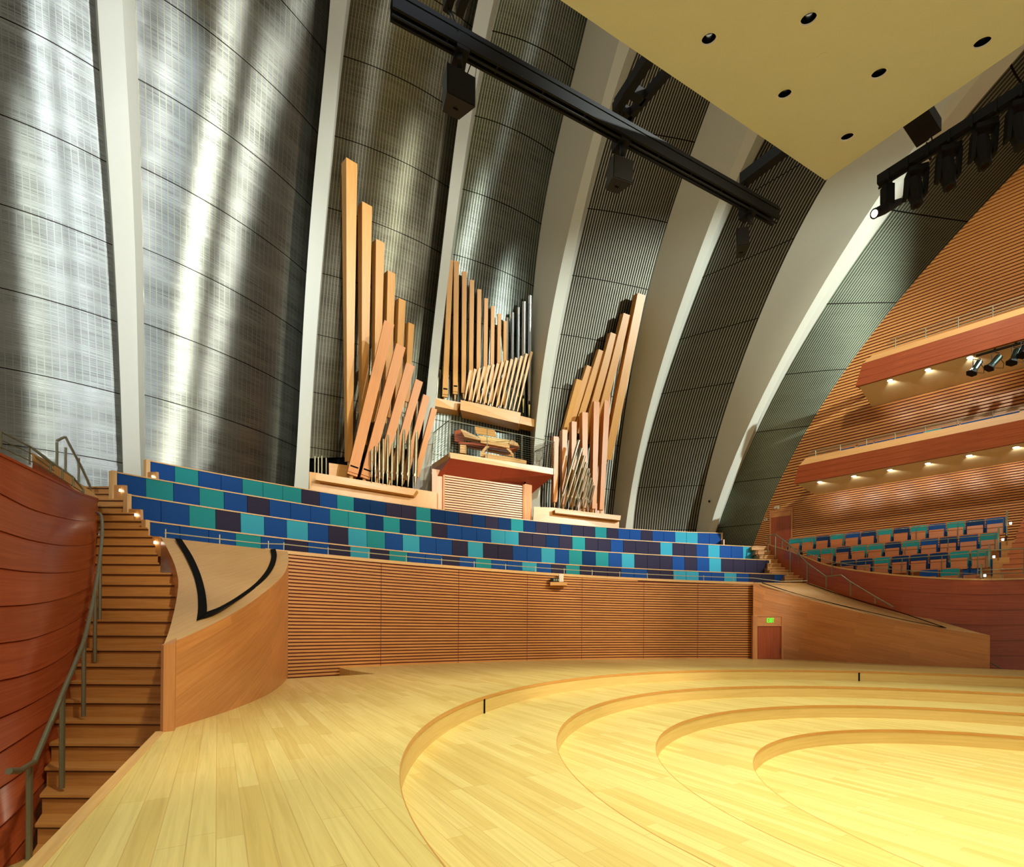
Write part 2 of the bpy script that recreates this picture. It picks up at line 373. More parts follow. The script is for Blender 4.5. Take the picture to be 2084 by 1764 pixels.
for i in range(40):
    a,b=tt[i],tt[i+1]; za,zb=wall_z(a),wall_z(b)
    P=[wall_pt(a,-.04,za-.14),wall_pt(b,-.04,zb-.14),wall_pt(b,.3,zb-.14),wall_pt(a,.3,za-.14),wall_pt(a,-.04,za),wall_pt(b,-.04,zb),wall_pt(b,.3,zb),wall_pt(a,.3,za)]
    cp.hexa(P,jit=False)
struct(cp.build('cap',W_CAP,wallc))
# parapet rail
def railrun(name,pts,r,posts,ph,label,cat,mat=STEEL,extra=(),group=None,base=None):
    root=empty(name,base or posts[0] if posts else pts[0]); tag(root,label,cat,group)
    m=Part(); m.path(pts,r); m.add('rail',mat,root,smooth=False)
    for i,e in enumerate(extra):
        m=Part(); m.path(e,r*.6,6); m.add('wire',mat,root)
    for p in posts:
        m=Part(); h=ph if not callable(ph) else ph(p); m.tube(p,Vector(p)+Vector((0,0,h)),r*.9); m.add('post',mat,root)
    return root
tr=np.linspace(tt[1],tt[-1],50); rp=[PY(336,1086,17.0),PY(336,1084,17.0),PY(440,1096,17.9),PY(530,1106,19.0)]+[wall_pt(t,.12,wall_z(t)+.26) for t in tr]
tl=wall_pt(tt[-1],.12,0); rp+= [PY(1590,1183,tl.y-.2),PY(1643,1181.5,tl.y-.4)]
posts=[PY(337,1097,17.0),PY(447,1107,18.0),PY(546,1119,19.2)];s=0;last=None;acc=0
for i,t in enumerate(np.linspace(tt[1],tt[-1],400)):
    p=wall_pt(t,.12,wall_z(t)-.02)
    if last is not None: acc+=(p-last).length
    if last is None or acc>1.78: posts.append(p); acc=0
    last=p
railrun('parapet_rail',rp,.022,posts,.35,'long low steel rail running along the top of the slatted choir parapet','railing',mat=PALE_STEEL)

# ================================================================== CHOIR BENCHES
ROWPX={1:[(308.6,935.7),(363,949),(495.6,974.7),(600,990.5),(768,1015.7),(878.8,1034),(1036.7,1054.5),(1271.8,1074.5),(1467,1084.4)],
2:[(240,959),(304,973),(458,999.6),(600,1021.5),(768,1047),(935.9,1069),(1100,1085.5),(1301.6,1099.3),(1534.8,1111.7)],
3:[(268,1006),(390,1027.7),(495.6,1043),(600,1056),(768,1079.6),(935.9,1099.5),(1100,1112),(1301.6,1126.7),(1565,1138.8)],
4:[(299,1059.5),(480,1080.7),(600,1097),(768,1117),(935.9,1131),(1100,1144),(1301.6,1156.4),(1601,1167.9)]}
ROWZ={1:9.1,2:7.8,3:6.6,4:5.45}
SEQ={1:'BTBBTTTDBTNNDDTNNDNDNTNDDNDDTDBBDBBCCBB',2:'BTBTBDBBBTTNTNTDBBBCCDDNDTDDBDDDCDDBCBBC',
3:'BBTDCBCBDCTBCBBDCDDBBCBTNTBCDDDBDBCDDDD',4:'BBBTBDBDCDTBBDBTBBCBDTDDDBBDDCCBBCBDDB'}
ROW={}
for k,pts in ROWPX.items():
    th=[];rr=[]
    for u,v in pts:
        p=PZ(u,v,ROWZ[k]); th.append(math.atan2(p.y-C0[1],p.x-C0[0])); rr.append(math.hypot(p.x-C0[0],p.y-C0[1]))
    c=np.polyfit(th,rr,4); ROW[k]=(c,th[0],th[-1])
def row_pt(k,t,dr=0,z=0): return pol(t,float(np.polyval(ROW[k][0],t))+dr,z)
ORD={1:'topmost',2:'second from the top',3:'third from the top',4:'front and lowest'}
bench_roots={}
for k in (1,2,3,4):
    c,ta,tb=ROW[k]; z=ROWZ[k]
    root=empty('choir_bench',row_pt(k,ta,0,z-1.7)); bench_roots[k]=root
    tag(root,{1:'topmost long curved choir bench of blue and teal panels below the organ pipes',2:'second curved choir bench from the top, blue and teal panels with pale wood rail',3:'third curved choir bench from the top, between two others, blue panels',4:'front and lowest curved choir bench just above the slatted parapet wall'}[k],'bench','curved choir benches above the slatted wall')
    n=90; T=[ta+(tb-ta)*i/n for i in range(n+1)]
    L=[0]
    for i in range(n): L.append(L[-1]+(row_pt(k,T[i+1])-row_pt(k,T[i])).length)
    cap=Part(); bod=Part()
    for i in range(n):
        a,b=T[i],T[i+1]
        q=lambda t,dr,zz: row_pt(k,t,dr,zz)
        cap.hexa([q(a,-.03,z-.05),q(b,-.03,z-.05),q(b,.13,z-.05),q(a,.13,z-.05),q(a,-.03,z),q(b,-.03,z),q(b,.13,z),q(a,.13,z)],jit=False)
        bod.quad(q(a,.04,z-1.9),q(b,.04,z-1.9),q(b,.04,z-.03),q(a,.04,z-.03)); bod.quad(q(b,.12,z-1.9),q(a,.12,z-1.9),q(a,.12,z-.03),q(b,.12,z-.03))
        bod.quad(q(a,-.3,z-1.6),q(b,-.3,z-1.6),q(b,.05,z-1.6),q(a,.05,z-1.6))
    cap.add('cap_rail',W_CAP,root); bod.add('back_board',W_STEP,root)
    # end panels
    for e,t in (('l',ta),('r',tb)):
        s=1 if e=='l' else -1
        m=Part(); dt=.0045*s
        m.hexa([row_pt(k,t+dt,-.06,z-1.3),row_pt(k,t,-.06,z-1.3),row_pt(k,t,.16,z-1.3),row_pt(k,t+dt,.16,z-1.3),row_pt(k,t+dt,-.06,z+.01),row_pt(k,t,-.06,z+.01),row_pt(k,t,.16,z+.01),row_pt(k,t+dt,.16,z+.01)])
        m.add('end_panel',W_CAP,root)
        m=Part(); dt2=.003*s
        m.hexa([row_pt(k,t+dt2,-.75,z-1.3),row_pt(k,t,-.75,z-1.3),row_pt(k,t,-.06,z-1.3),row_pt(k,t+dt2,-.06,z-1.3),row_pt(k,t+dt2,-.7,z-.62),row_pt(k,t,-.7,z-.62),row_pt(k,t,-.06,z-.55),row_pt(k,t+dt2,-.06,z-.55)])
        ar=m.add('arm_panel',W_STEP,root)
        if e=='l' and k!=1 or True:
            m=Part(); p=row_pt(k,t+.004*s,-.55,z-.82); m.tube(p,p+(row_pt(k,t+.01*s,-.55,z-.82)-p).normalized()*.05,.05,n=8); m.add('step_light',STEPL,ar) if e=='l' else None
    seq=SEQ[k]; N_=len(seq)
    # seats: uniform width along the bench
    Ls=[L[-1]*i/N_ for i in range(N_+1)]; Ts=list(np.interp(Ls,L,T))
    for i,cc in enumerate(seq):
        a,b=Ts[i],Ts[i+1]; g=(b-a)*.012; a2,b2=a+g,b-g; mid=(a2+b2)/2
        m=Part()
        for x,y in ((a2,mid),(mid,b2)):
            m.quad(row_pt(k,x,-.035,z-1.2),row_pt(k,y,-.035,z-1.2),row_pt(k,y,-.005,z-.05),row_pt(k,x,-.005,z-.05))
        for x in (a2,b2):
            m.quad(row_pt(k,x,-.035,z-1.0),row_pt(k,x,.04,z-1.0),row_pt(k,x,.04,z-.05),row_pt(k,x,-.005,z-.05))
        o=m.add('back_panel',FAB[cc],root); o['label']=FABN[cc]+' upholstered back panel'
        m=Part(); g=(b-a)*.02; a3,b3=a+g,b-g; zc=z-{1:1.16,2:1.06,3:1.0,4:.8}[k]
        m.hexa([row_pt(k,a3,-.42,zc-.14),row_pt(k,b3,-.42,zc-.14),row_pt(k,b3,-.05,zc-.2),row_pt(k,a3,-.05,zc-.2),row_pt(k,a3,-.42,zc),row_pt(k,b3,-.42,zc),row_pt(k,b3,-.05,zc-.05),row_pt(k,a3,-.05,zc-.05)])
        o=m.add('seat_cushion',FAB[cc],root); o['label']=FABN[cc]+' seat cushion'

# ================================================================== PLANTER-LIKE END ON THE LEFT (curved wooden pylon)
def spl(pts,n):
    """Catmull-Rom resample of a list of Vectors"""
    pts=[Vector(p) for p in pts]; P=[pts[0]*2-pts[1]]+pts+[pts[-1]*2-pts[-2]]; out=[]
    m=len(pts)-1
    for i in range(n+1):
        s=i/n*m; k=min(int(s),m-1); t=s-k; a,b,c,d=P[k],P[k+1],P[k+2],P[k+3]
        out.append(.5*((2*b)+(c-a)*t+(2*a-5*b+4*c-d)*t*t+(3*b-a-3*c+d)*t**3))
    return out
OUT=[((330.5,1489),(333.5,1311)),((362,1479.6),(361,1302.5)),((414.6,1463),(414,1279)),((460.7,1448),(460.5,1255.5)),((506.8,1430.5),(507,1228)),((546.7,1412),(547,1198)),((571,1395),(571,1176)),((581.4,1384.4),(582,1160))]
base=[];top=[]
for (bu,bv),(tu,tv) in OUT:
    p=PZ(bu,bv,0); q=PY(tu,tv,p.y); base.append(p); top.append(q)
for (u,v,Y) in ((586,1146,17.0),(587,1133,18.3),(585,1122,19.2)):
    q=PY(u,v,Y); base.append(Vector((q.x,q.y,0))); top.append(q)
base=spl(base,44); top=spl(top,44)
INN=[(333.5,1311,top[0].y),(346,1277,9.2),(358.5,1224,11.0),(363,1186.7,12.7),(360,1165,13.6),(352,1140,14.8),(335,1105.6,16.4),(327,1093,17.0)]
inn=spl([PY(*p) for p in INN],44)
pyl=empty('curved_wood_pylon',base[0]); tag(pyl,'curved wooden pylon with black V groove in its top beside the left stairs','parapet')
m=Part(); ul=0; row0=[];row1=[];uv0=[];uv1=[]
for i in range(45):
    if i: ul+=(base[i]-base[i-1]).length
    row0.append(base[i]-Vector((0,0,.3))); row1.append(top[i]); tilt=-.09*ul
    uv0.append((ul,0)); uv1.append((ul,top[i].z))
def tl_(u,v): return (u*.96+v*.28, v*.96-u*.28)
m.loft([row0,row1],uvs=[[tl_(*q) for q in uv0],[tl_(*q) for q in uv1]])
m.add('outer_face',W_FIR,pyl,smooth=True)
m=Part(); ul=0; rows=[[],[]]; uvs=[[],[]]
for i in range(45):
    if i: ul+=(inn[i]-inn[i-1]).length
    q=inn[i]; rows[0].append(Vector((q.x,q.y,-2.4))); rows[1].append(q); uvs[0].append((ul,-2.4)); uvs[1].append((ul,q.z))
m.loft([rows[1],rows[0]],uvs=[uvs[1],uvs[0]]); m.add('inner_face',W_FIR,pyl,smooth=True)
# end post
m=Part(); p=base[0]; q=top[0]
m.hexa([p+Vector((-.06,.02,-2)),p+Vector((.02,-.03,-2)),p+Vector((.13,.08,-2)),p+Vector((0,.3,-2)),q+Vector((-.06,.02,-.01)),q+Vector((.02,-.03,-.01)),q+Vector((.13,.08,.02)),q+Vector((0,.3,.1))]); m.add('end_post',W_FIR,pyl)
# top surface between inner and outer edges
m=Part(); g=12
rows=[[inn[i].lerp(top[i],j/g) for j in range(g+1)] for i in range(45)]
m.loft(rows,uvs=[[(rows[i][j].x*.25+rows[i][j].y*.97,rows[i][j].x*.97) for j in range(g+1)] for i in range(45)]); m.add('top_panel',W_CAP,pyl,smooth=True)
def topsurf(u,v):
    """nearest point on the loft to the pixel, by scan + refine"""
    best=None
    for i in range(0,45):
        for j in range(0,g+1):
            q=proj(rows[i][j]); d=(q[0]-u)**2+(q[1]-v)**2
            if best is None or d<best[0]: best=(d,i,j)
    i,j=best[1:]; R_=rows; bb_=None
    for a_ in range(-8,9):
        for c_ in range(-8,9):
            fi=min(max(i+a_/8,0),44-1e-6); fj=min(max(j+c_/8,0),g-1e-6); i0=int(fi); j0=int(fj); x=fi-i0; y=fj-j0
            p=R_[i0][j0]*(1-x)*(1-y)+R_[i0+1][j0]*x*(1-y)+R_[i0][j0+1]*(1-x)*y+R_[i0+1][j0+1]*x*y
            q=proj(p); d=(q[0]-u)**2+(q[1]-v)**2
            if bb_ is None or d<bb_[0]: bb_=(d,p)
    return PY(u,v,bb_[1].y)
VL=[(355,1094.5),(376,1130),(392,1165),(401,1200),(403,1235),(400,1263)]
VL2=[(370,1097),(391,1130),(407,1165),(417,1200),(421,1230),(421,1244.5)]
VR=[(400,1263),(440,1245),(480,1223),(520,1196),(545,1172),(559,1150),(563.5,1130),(561,1117)]
VR2=[(421,1244.5),(450,1233),(487,1211),(520,1186),(540,1163),(549,1145),(552,1130),(550,1117)]
gv=Part()
def strip(A,B,lift=.03):
    A=[topsurf(*p) for p in A]; B=[topsurf(*p) for p in B]
    # smooth the depth along each line
    def sm(L):
        Y=[p.y for p in L]; c=np.polyfit(range(len(Y)),Y,3); out=[]
        for i,p in enumerate(L):
            r=Vector((p.x/p.y,1,(p.z-EYE)/p.y)); y=float(np.polyval(c,i)); y*=.988; out.append(Vector((r.x*y,y,EYE+r.z*y+lift*0)))
        return out
    A=spl(sm(A),24); B=spl(sm(B),24)
    return A,B
A,B=strip(VL,VL2); 
for i in range(24): gv.quad(A[i],A[i+1],B[i+1],B[i])
A,B=strip(VR,VR2)
for i in range(24): gv.quad(A[i],A[i+1],B[i+1],B[i])
gv.add('groove',VOID,pyl)

# ================================================================== WEDGE PARAPET ON THE RIGHT
FR=[(1533,1185,30.8),(1560,1193,30.3),(1619,1212.6,29.4),(1712,1237,27.4),(1828,1263,25.6),(1915,1278,24.2),(2014.8,1293,22.9)]
def zfl(u): return np.interp(u,[1533,1593,1683,1799,2015.6],[1341,1340,1345,1351,1360])
fp=[];fb=[]
for u,v,Y in FR:
    b=PZ(u,zfl(u),0); y=b.y; q=PY(u,v,y); fp.append(q); fb.append(Vector((q.x,q.y,0)))
BK=[(1654,1186.5,31.5),(1690,1200,30.2),(1729,1214,29),(1822,1238.7,27.0),(1929,1269,24.6),(1980,1284,23.5),(2014.8,1293,fp[-1].y)]
bk=[PY(*p) for p in BK]
fp=spl(fp,40); fb=spl(fb,40); bk=spl(bk,40)
wed=empty('wedge_parapet',fb[-1]); tag(wed,'low wooden wedge parapet sloping down to the right from the exit door','parapet')
m=Part(); ul=0; r0=[];r1=[];q0=[];q1=[]
DOORL=1534.5; DOORR=1594.5
for i in range(41):
    if i: ul+=(fb[i]-fb[i-1]).length
    r0.append(fb[i]-Vector((0,0,.1))); r1.append(fp[i]); q0.append((ul*.96,ul*.22)); q1.append((ul*.96-fp[i].z*.22,ul*.22+fp[i].z*.96))
m.loft([r0,r1],uvs=[q0,q1]); m.add('front_face',W_FIR,wed,smooth=True)
m=Part(); m.loft([fp,bk]); m.add('top_panel',W_CAP,wed,smooth=True)
m=Part(); bb=[Vector((p.x,p.y,-2.4)) for p in bk]; m.loft([bk,bb]); m.add('back_face',W_RED,wed)
m=Part()
for (P,Q) in (([(1551,1186),(1619,1207.5),(1712,1231.5),(1828,1258.5),(1890,1271),(1925,1277.5)],.005),([(1643,1187),(1729,1216),(1822,1243),(1880,1262),(1925,1277.5)],.005)):
    L=[]
    for u,v in P:
        best=min(((proj(fp[i].lerp(bk[i],j/10)),fp[i].lerp(bk[i],j/10)) for i in range(41) for j in range(11)),key=lambda e:(e[0][0]-u)**2+(e[0][1]-v)**2)
        L.append(PY(u,v,best[1].y*.992))
    L=spl(L,20)
    for i in range(20): m.bar(L[i],L[i+1],.07,.03)
m.add('groove',VOID,wed)
# exit door set in the wedge face, facing the viewer
dY=PZ(1564,1341,0).y-.06
def dp(u,v): return PY(u,v,dY)
d1=empty('door_1',dp(1564,1341)); struct(d1)
def slab(pts,dep,name,mat,root,loc=None):
    m=Part(); f=[PY(u,v,Y) for u,v,Y in pts]; b=[p+Vector((0,dep,0)) for p in f]
    m.hexa([f[0],f[1],b[1],b[0],f[3],f[2],b[2],b[3]]); return m.add(name,mat,root)
def rectslab(u0,v0,u1,v1,Y,dep,name,mat,root): return slab([(u0,v1,Y),(u1,v1,Y),(u1,v0,Y),(u0,v0,Y)],dep,name,mat,root)
rectslab(1542.5,1274,1591,1340.5,dY+.08,.1,'door_leaf',W_RED,d1)
rectslab(1541.5,1254.5,1591,1271,dY+.03,.2,'transom_panel',W_FIR,d1)
m=Part()
for (a,b) in (((1534,1251,1594.5,1254.5)),) if False else []: pass
rectslab(1534.5,1251,1594.5,1254.6,dY-.02,.3,'door_frame',W_FIR,d1)
rectslab(1534.5,1254.6,1541.5,1340.7,dY-.02,.3,'door_frame',W_FIR,d1)
rectslab(1591,1254.6,1594.5,1340.7,dY-.02,.3,'door_frame',W_FIR,d1)
rectslab(1541.5,1270.5,1591,1274,dY-.0,.25,'door_frame',W_FIR,d1)
rectslab(1589,1318,1590.3,1330,dY+.02,.03,'door_handle',STEEL,d1)
es=empty('exit_sign',dp(1567,1268)); tag(es,'green lit EXIT sign on the transom above the stage door','sign')
def seg(u0,v0,u1,v1,w):
    m=Part(); a=PY(u0,v0,dY+.02); b=PY(u1,v1,dY+.02); m.bar(a,b,.04,w,up=(0,0,1)) if False else None
    d=(b-a).normalized(); n=Vector((-d.z,0,d.x))*w/2; y=Vector((0,-.03,0))
    return [a-n,b-n,b+n,a+n,a-n+y,b-n+y,b+n+y,a+n+y]
def letter(segs):
    m=Part()
    for s in segs: m.hexa(seg(*s,.028))
    m.add('letter',EXITG,es)
t_,b_=1257.8,1266.6
letter([(1561.6,t_,1561.6,b_),(1561.2,t_+.4,1564.4,t_+.4),(1561.2,(t_+b_)/2,1564,(t_+b_)/2),(1561.2,b_-.4,1564.4,b_-.4)])
letter([(1565.2,t_,1568.6,b_),(1568.6,t_,1565.2,b_)])
letter([(1570,t_,1570,b_)])
letter([(1573,t_,1573,b_),(1571.2,t_+.4,1574.9,t_+.4)])
# thin stair rail dropping behind the wedge
railrun('handrail',[PY(2012,1345,23.6),PY(2040,1362,24.2),PY(2052,1370,24.4)],.03,[PY(2052,1390,24.4)],.9,'short steel handrail dropping away behind the low end of the wedge parapet','railing')

# ================================================================== LEFT STAIRS
Y0=8.6; TR=.0522*Y0; RI=.04227*Y0; Z0=EYE-.401*Y0
innp=[(p.x,p.y) for p in inn]
def xr(Y):
    if Y<8.1: return PZ(332,1488,0).x+(8.0-Y)*.519-.05
    ys=[p[1] for p in innp]; xs=[p[0] for p in innp]
    return float(np.interp(Y,ys,xs))+.08
stw=empty('staircase',(-7,8.3,-2.4)); tag(stw,'long oak staircase with painted shade lines under the treads climbing on the left beside the curved wall','stairs')
for k in range(-2,26):
    Y=Y0+k*TR; z=Z0+k*RI; Yb=Y+TR+.05
    xl=lambda y:-(max(.975-.02*(y-8),.945-.0115*(y-8)))*y if y<18 else -.87*y
    def XR(y):
        if y>15.3: return float(np.interp(y,[15.3,16.5,17.2,18,19,20,21],[326,312,300,285,268,250,240])-1042)/1000*y
        return xr(y)
    skew=.03
    m=Part(); a,b=xl(Y),XR(Y); a2,b2=xl(Yb),XR(Yb)
    m.hexa([(a,Y,z-RI-.02),(b,Y,z-RI-.02),(b2,Yb,z-RI-.02),(a2,Yb,z-RI-.02),(a,Y,z-.05),(b,Y,z-.05),(b2,Yb,z-.05),(a2,Yb,z-.05)])
    o=m.add('step',W_STEP,stw)
    n=Part(); n.hexa([(a,Y-.05,z-.05),(b,Y-.05,z-.05),(b2,Yb,z-.05),(a2,Yb,z-.05),(a,Y-.05,z),(b,Y-.05,z),(b2,Yb,z),(a2,Yb,z)]); n.add('tread',W_STEP,o)
    n=Part(); n.hexa([(a,Y-.035,z-.085),(b,Y-.035,z-.085),(b,Y,z-.085),(a,Y,z-.085),(a,Y-.035,z-.05),(b,Y-.035,z-.05),(b,Y,z-.05),(a,Y,z-.05)]); n.add('nosing_or_shade',TREAD_SHADE,o)  # dark strip painting the shade under the tread edge

# ================================================================== LEFT CURVED CLAPBOARD WALL
LN=[[(0,923),(62,953),(125,984),(162,1003),(199.5,1015)],
[(0,1003),(62,1034),(125,1052.6),(174.6,1060),(198,1057)],
[(0,1079),(62,1098),(125,1109),(174.6,1108),(196.5,1098)],
[(0,1155.5),(62,1163),(125,1165),(174.6,1157),(195.5,1143)],
[(0,1233),(62,1229),(125,1218),(174.6,1198),(193.5,1180)],
[(0,1308),(62,1299),(125,1277),(171,1251),(190,1230)],
[(0,1384),(46,1374),(92,1357),(135,1331),(182,1288)],
[(0,1460),(46,1440),(92,1415),(130,1388),(168,1345)],
[(0,1530),(46,1501),(92,1470),(125,1444),(152,1408)],
[(0,1602),(40,1575),(80,1540),(110,1510),(138,1470)],
[(0,1682),(43,1642),(75,1608),(100,1578),(122,1545)],
[(0,1770),(35,1727),(62,1693),(82,1665),(100,1638)],
[(0,1900),(20,1860),(42,1810),(58,1775),(74,1735)]]
YL=[12.6,12.2,11.6,11.0,10.5,10.0,9.6,9.3,9.0,8.8,8.6,8.5,8.4]
YR_=[17.3,16.8,16.2,15.4,14.6,13.9,13.1,12.3,11.6,11.0,10.4,9.9,9.5]
def lwline(i,n=16,dy=0):
    L=LN[i]; us=[p[0] for p in L]; vs=[p[1] for p in L]; px=spl([Vector((u,v,0)) for u,v in L],n); ue=L[-1][0]; out=[]
    for p in px:
        t=p.x/ue; Y=YL[i]+(YR_[i]-YL[i])*(.45*t+.55*t**3)+dy; out.append(PY(p.x,p.y,Y))
    # extend to the left, nearer the camera, so the wall carries on outside the frame
    l0=out[0]; out.insert(0,l0+(l0-out[1]).normalized()*1.6); 
    e=out[-1]; out.append(e+Vector((-1.2,1.2,0)))
    return out
m=MB(); m2_=MB(); acc=0
for i in range(len(LN)-1):
    a=lwline(i,dy=.0); b=lwline(i+1,dy=-.05); bb2=lwline(i+1,dy=.0); off=i*7.3
    ul=[off]
    for j in range(1,len(a)): ul.append(ul[-1]+(a[j]-a[j-1]).length)
    m.loft([a,b],uvs=[[(x,off) for x in ul],[(x,off+1) for x in ul]])
    m2_.loft([b,bb2])
wl=struct(m.build('wall_left',W_RED,smooth=True)); struct(m2_.build('board_edges',W_RED,wl))
# pale cap along the top of the wall
m=MB(); a=lwline(0,dy=-.05); w=[p+Vector((-.14,.2,.0)) for p in a]
for i in range(len(a)-1):
    P=[a[i],a[i+1],w[i+1],w[i]]; m.hexa([p-Vector((0,0,.04)) for p in P]+[p+Vector((0,0,.03)) for p in P],jit=False)
struct(m.build('cap',W_RED,wl))
# inner pale parapet behind the wall
m=MB(); P=[PY(65,921,16.0),PY(120,952,17.0),PY(165,985,17.9),PY(190,1003,18.3),PY(200,1013,18.4)]
Q=[PY(66,936,16.0),PY(120,970,17.0),PY(160,1003,17.7),PY(185,1020,18.0),PY(200,1030,18.2)]
P=spl(P,16);Q=spl(Q,16)
m.loft([P,Q]); struct(m.build('trim_3',W_CAP))
m=MB(); Q2=[Vector((p.x,p.y,p.z-2)) for p in Q]; m.loft([Q,Q2]); struct(m.build('trim_4',W_RED))

def px(*p): return PY(*p)
# rails on the upper left
railrun('handrail',[px(-10,873,14.5),px(62,909,16.0),px(110,948,16.6)],.03,[px(2,915,14.6),px(60,945,16.0)],lambda p:.55,'dark flat steel rail at the far upper left edge above the curved wall','railing',
  extra=[[px(-10,890,14.5),px(62,922,16),px(110,958,16.6)]])
railrun('handrail',[px(72,915,15.6),px(105,940,15.9),px(148,970,16.3),px(169,996,16.6),px(170,1005,16.6)],.03,[px(103,962,15.9),px(127,962+12,16.0),px(149,990,16.3)],lambda p:.3,'low steel rail following the pale ledge down to the wall tip','railing',
  extra=[[px(0,909,14.5),px(66,940,15.5),px(105,962,15.9),px(170,1003,16.6)]])
railrun('handrail',[px(115.5,897,18.0),px(132.5,888,18.2),px(147,915,18.4),px(162,943.5,18.7),px(175,970,19),px(185,995,19.2)],.04,[px(115.5,950,18.0),px(133.5,960,18.2),px(160,980,18.7)],lambda p:.9,'tall bent steel handrail above the pale ledge at the upper left','railing')
# long stair handrail
hp=[px(18,1569,7.4),px(40,1568,7.6),px(70,1550,8.1),px(100,1478,8.7),px(127,1412,9.2),px(155,1345,9.9),px(172,1300,10.5),px(187,1235,11.4),px(197,1180,12.3),px(205,1120,13.4),px(208,1080,14.2),px(206,1050,15.0),px(197,1043,15.4)]
hr=empty('stair_handrail',px(60,1745,8.1)); tag(hr,'long curving steel handrail on posts up the left staircase','railing')
m=Part(); m.path(spl(hp[2:],44),.042,10); m.tube(hp[0],hp[1],.05); m.tube(hp[1],hp[2],.042); m.add('rail',STEEL,hr)
for (u,vt,vb,Y) in ((60,1558,1748,8.1),(127,1412,1604,9.2),(171,1305,1458,10.5),(194,1200,1347,12.1),(204,1125,1262,13.3)):
    m=Part(); m.tube(px(u,vt,Y),px(u-1,vb,Y),.045 if Y<10 else .04); m.add('post',STEEL,hr)

# ================================================================== RIGHT: curved red wall, stairs, seating
TOPR=[(1557,1106,35.5),(1600,1119,33.2),(1625,1128,32.2),(1683,1149.6,30.3),(1758,1162.6,28.0),(1857,1172.7,25.9),(1973,1178.5,24.6),(2084,1177,24.4),(2200,1172,24.6)]
tp=spl([px(*p) for p in TOPR],40)
m=MB(); ul=[0]
for i in range(1,41): ul.append(ul[-1]+(tp[i]-tp[i-1]).length)
NB=9
def lev(i,j): # j boards down from the top; blends from stair-following at left to level at right
    p=tp[i]; zb=-2.5; z=p.z-(p.z-zb)*j/NB; return Vector((p.x,p.y+.12*j*0,z))
for j in range(NB):
    a=[lev(i,j) for i in range(41)]; b=[lev(i,j+1)+Vector((0,-.045,0)) for i in range(41)]; c=[lev(i,j+1) for i in range(41)]; off=j*5.1
    m.loft([a,b],uvs=[[(x,off) for x in ul],[(x,off+1) for x in ul]]); m.loft([b,c])
wr=struct(m.build('wall_right',W_RED))
m=MB()
for i in range(40):
    a,b=tp[i],tp[i+1]; w=Vector((.1,.14,0)); 
    P=[a+Vector((0,-.05,-.05)),b+Vector((0,-.05,-.05)),b+w-Vector((0,0,.05)),a+w-Vector((0,0,.05))]; m.hexa(P+[p+Vector((0,0,.08)) for p in P],jit=False)
struct(m.build('cap',W_CAP,wr))
# low rail above that wall
rl=[p+Vector((.1,.1,.3)) for p in tp[3:]]
railrun('handrail',rl,.022,[tp[i]+Vector((.1,.1,0)) for i in range(5,41,4)],.3,'low steel rail curving along the top of the red wall at right','railing')
# right stairs between choir and right wall
sr=empty('staircase',px(1610,1200,30)); tag(sr,'short oak staircase at the right end of the choir benches','stairs')
for k,(ul_,u,v) in enumerate([(1597,1634,1177),(1597,1629,1171.5),(1570,1623,1165.5),(1566,1615,1160),(1562,1608,1155),(1562,1601,1147),(1550,1591,1138.5),(1545,1585,1130),(1538,1576,1121),(1530,1566,1112)]):
    a,b=ab(u,v); Y=31.8+.38*k; z=EYE-b/1000*Y
    L=PY(ul_,v,Y); R=PY(u,v,Y); m=Part()
    L.z=R.z=z
    d=Vector((.1,.95,0)); P=[L,R,R+d,L+d]; m.hexa([p-Vector((0,0,.25)) for p in P]+P); o=m.add('step',W_STEP,sr)
    n=Part(); n.hexa([p+Vector((0,-.04 if i<2 else 0,-.04)) for i,p in enumerate(P)]+[p+Vector((0,-.04 if i<2 else 0,.012)) for i,p in enumerate(P)]); n.add('tread',W_CAP,o)
# bent handrail of the right stairs
h=[px(1563,1090,34.2),px(1578,1087,33.8),px(1609,1110,32.6),px(1642,1145,31.2),px(1681,1173,29.8),px(1712,1170,29.0),px(1731,1184,28.2),px(1781,1214,26.8),px(1818,1235,26.0)]
root=empty('stair_handrail',px(1578,1136,32.6)); tag(root,'bent steel handrail descending behind the wedge parapet on the right','railing')
m=Part(); m.path(h,.035); m.add('rail',STEEL,root)
for (u,vt,vb,Y) in ((1563,1090,1125,34.2),(1578,1087,1136,33.8),(1608,1110,1165,32.6),(1642.5,1146,1187,31.1),(1681.5,1173,1196,29.8),(1731,1184,1212,28.2),(1781,1214,1228,26.8)):
    m=Part(); m.tube(px(u,vt,Y),px(u,vb,Y),.032); m.add('post',STEEL,root)
# ================================================================== RIGHT SLATTED SIDE WALL (plane X+Y=55)
KW=57.0
def kp(s,k,z): return Vector(((k+s)/2,(k-s)/2,z))      # s = X-Y
def s_of(p): return p.x-p.y
SL,SR=-22.0,9.0
m=MB(); m.quad(kp(SL,KW+.12,0),kp(SR,KW+.12,0),kp(SR,KW+.12,32),kp(SL,KW+.12,32)); wside=struct(m.build('wall_side',W_GAP))
m=MB(); z=3.0; nb=0
while z<31:
    pitch=.15 if z<11.3 else .2
    h=pitch*.62; o=random.random()*40; segs=3
    for j in range(segs):
        a=SL+(SR-SL)*j/segs; b=SL+(SR-SL)*(j+1)/segs; L=(b-a)/1.414
        m.quad(kp(a,KW,z),kp(b,KW,z),kp(b,KW,z+h),kp(a,KW,z+h),[(o+L*j,o),(o+L*j+L,o),(o+L*j+L,o+h),(o+L*j,o+h)])
    m.quad(kp(SL,KW,z+h),kp(SR,KW,z+h),kp(SR,KW+.12,z+h),kp(SL,KW+.12,z+h)); m.quad(kp(SL,KW+.12,z),kp(SR,KW+.12,z),kp(SR,KW,z),kp(SL,KW,z))
    z+=pitch
struct(m.build('slats',W_SLATR,wside))
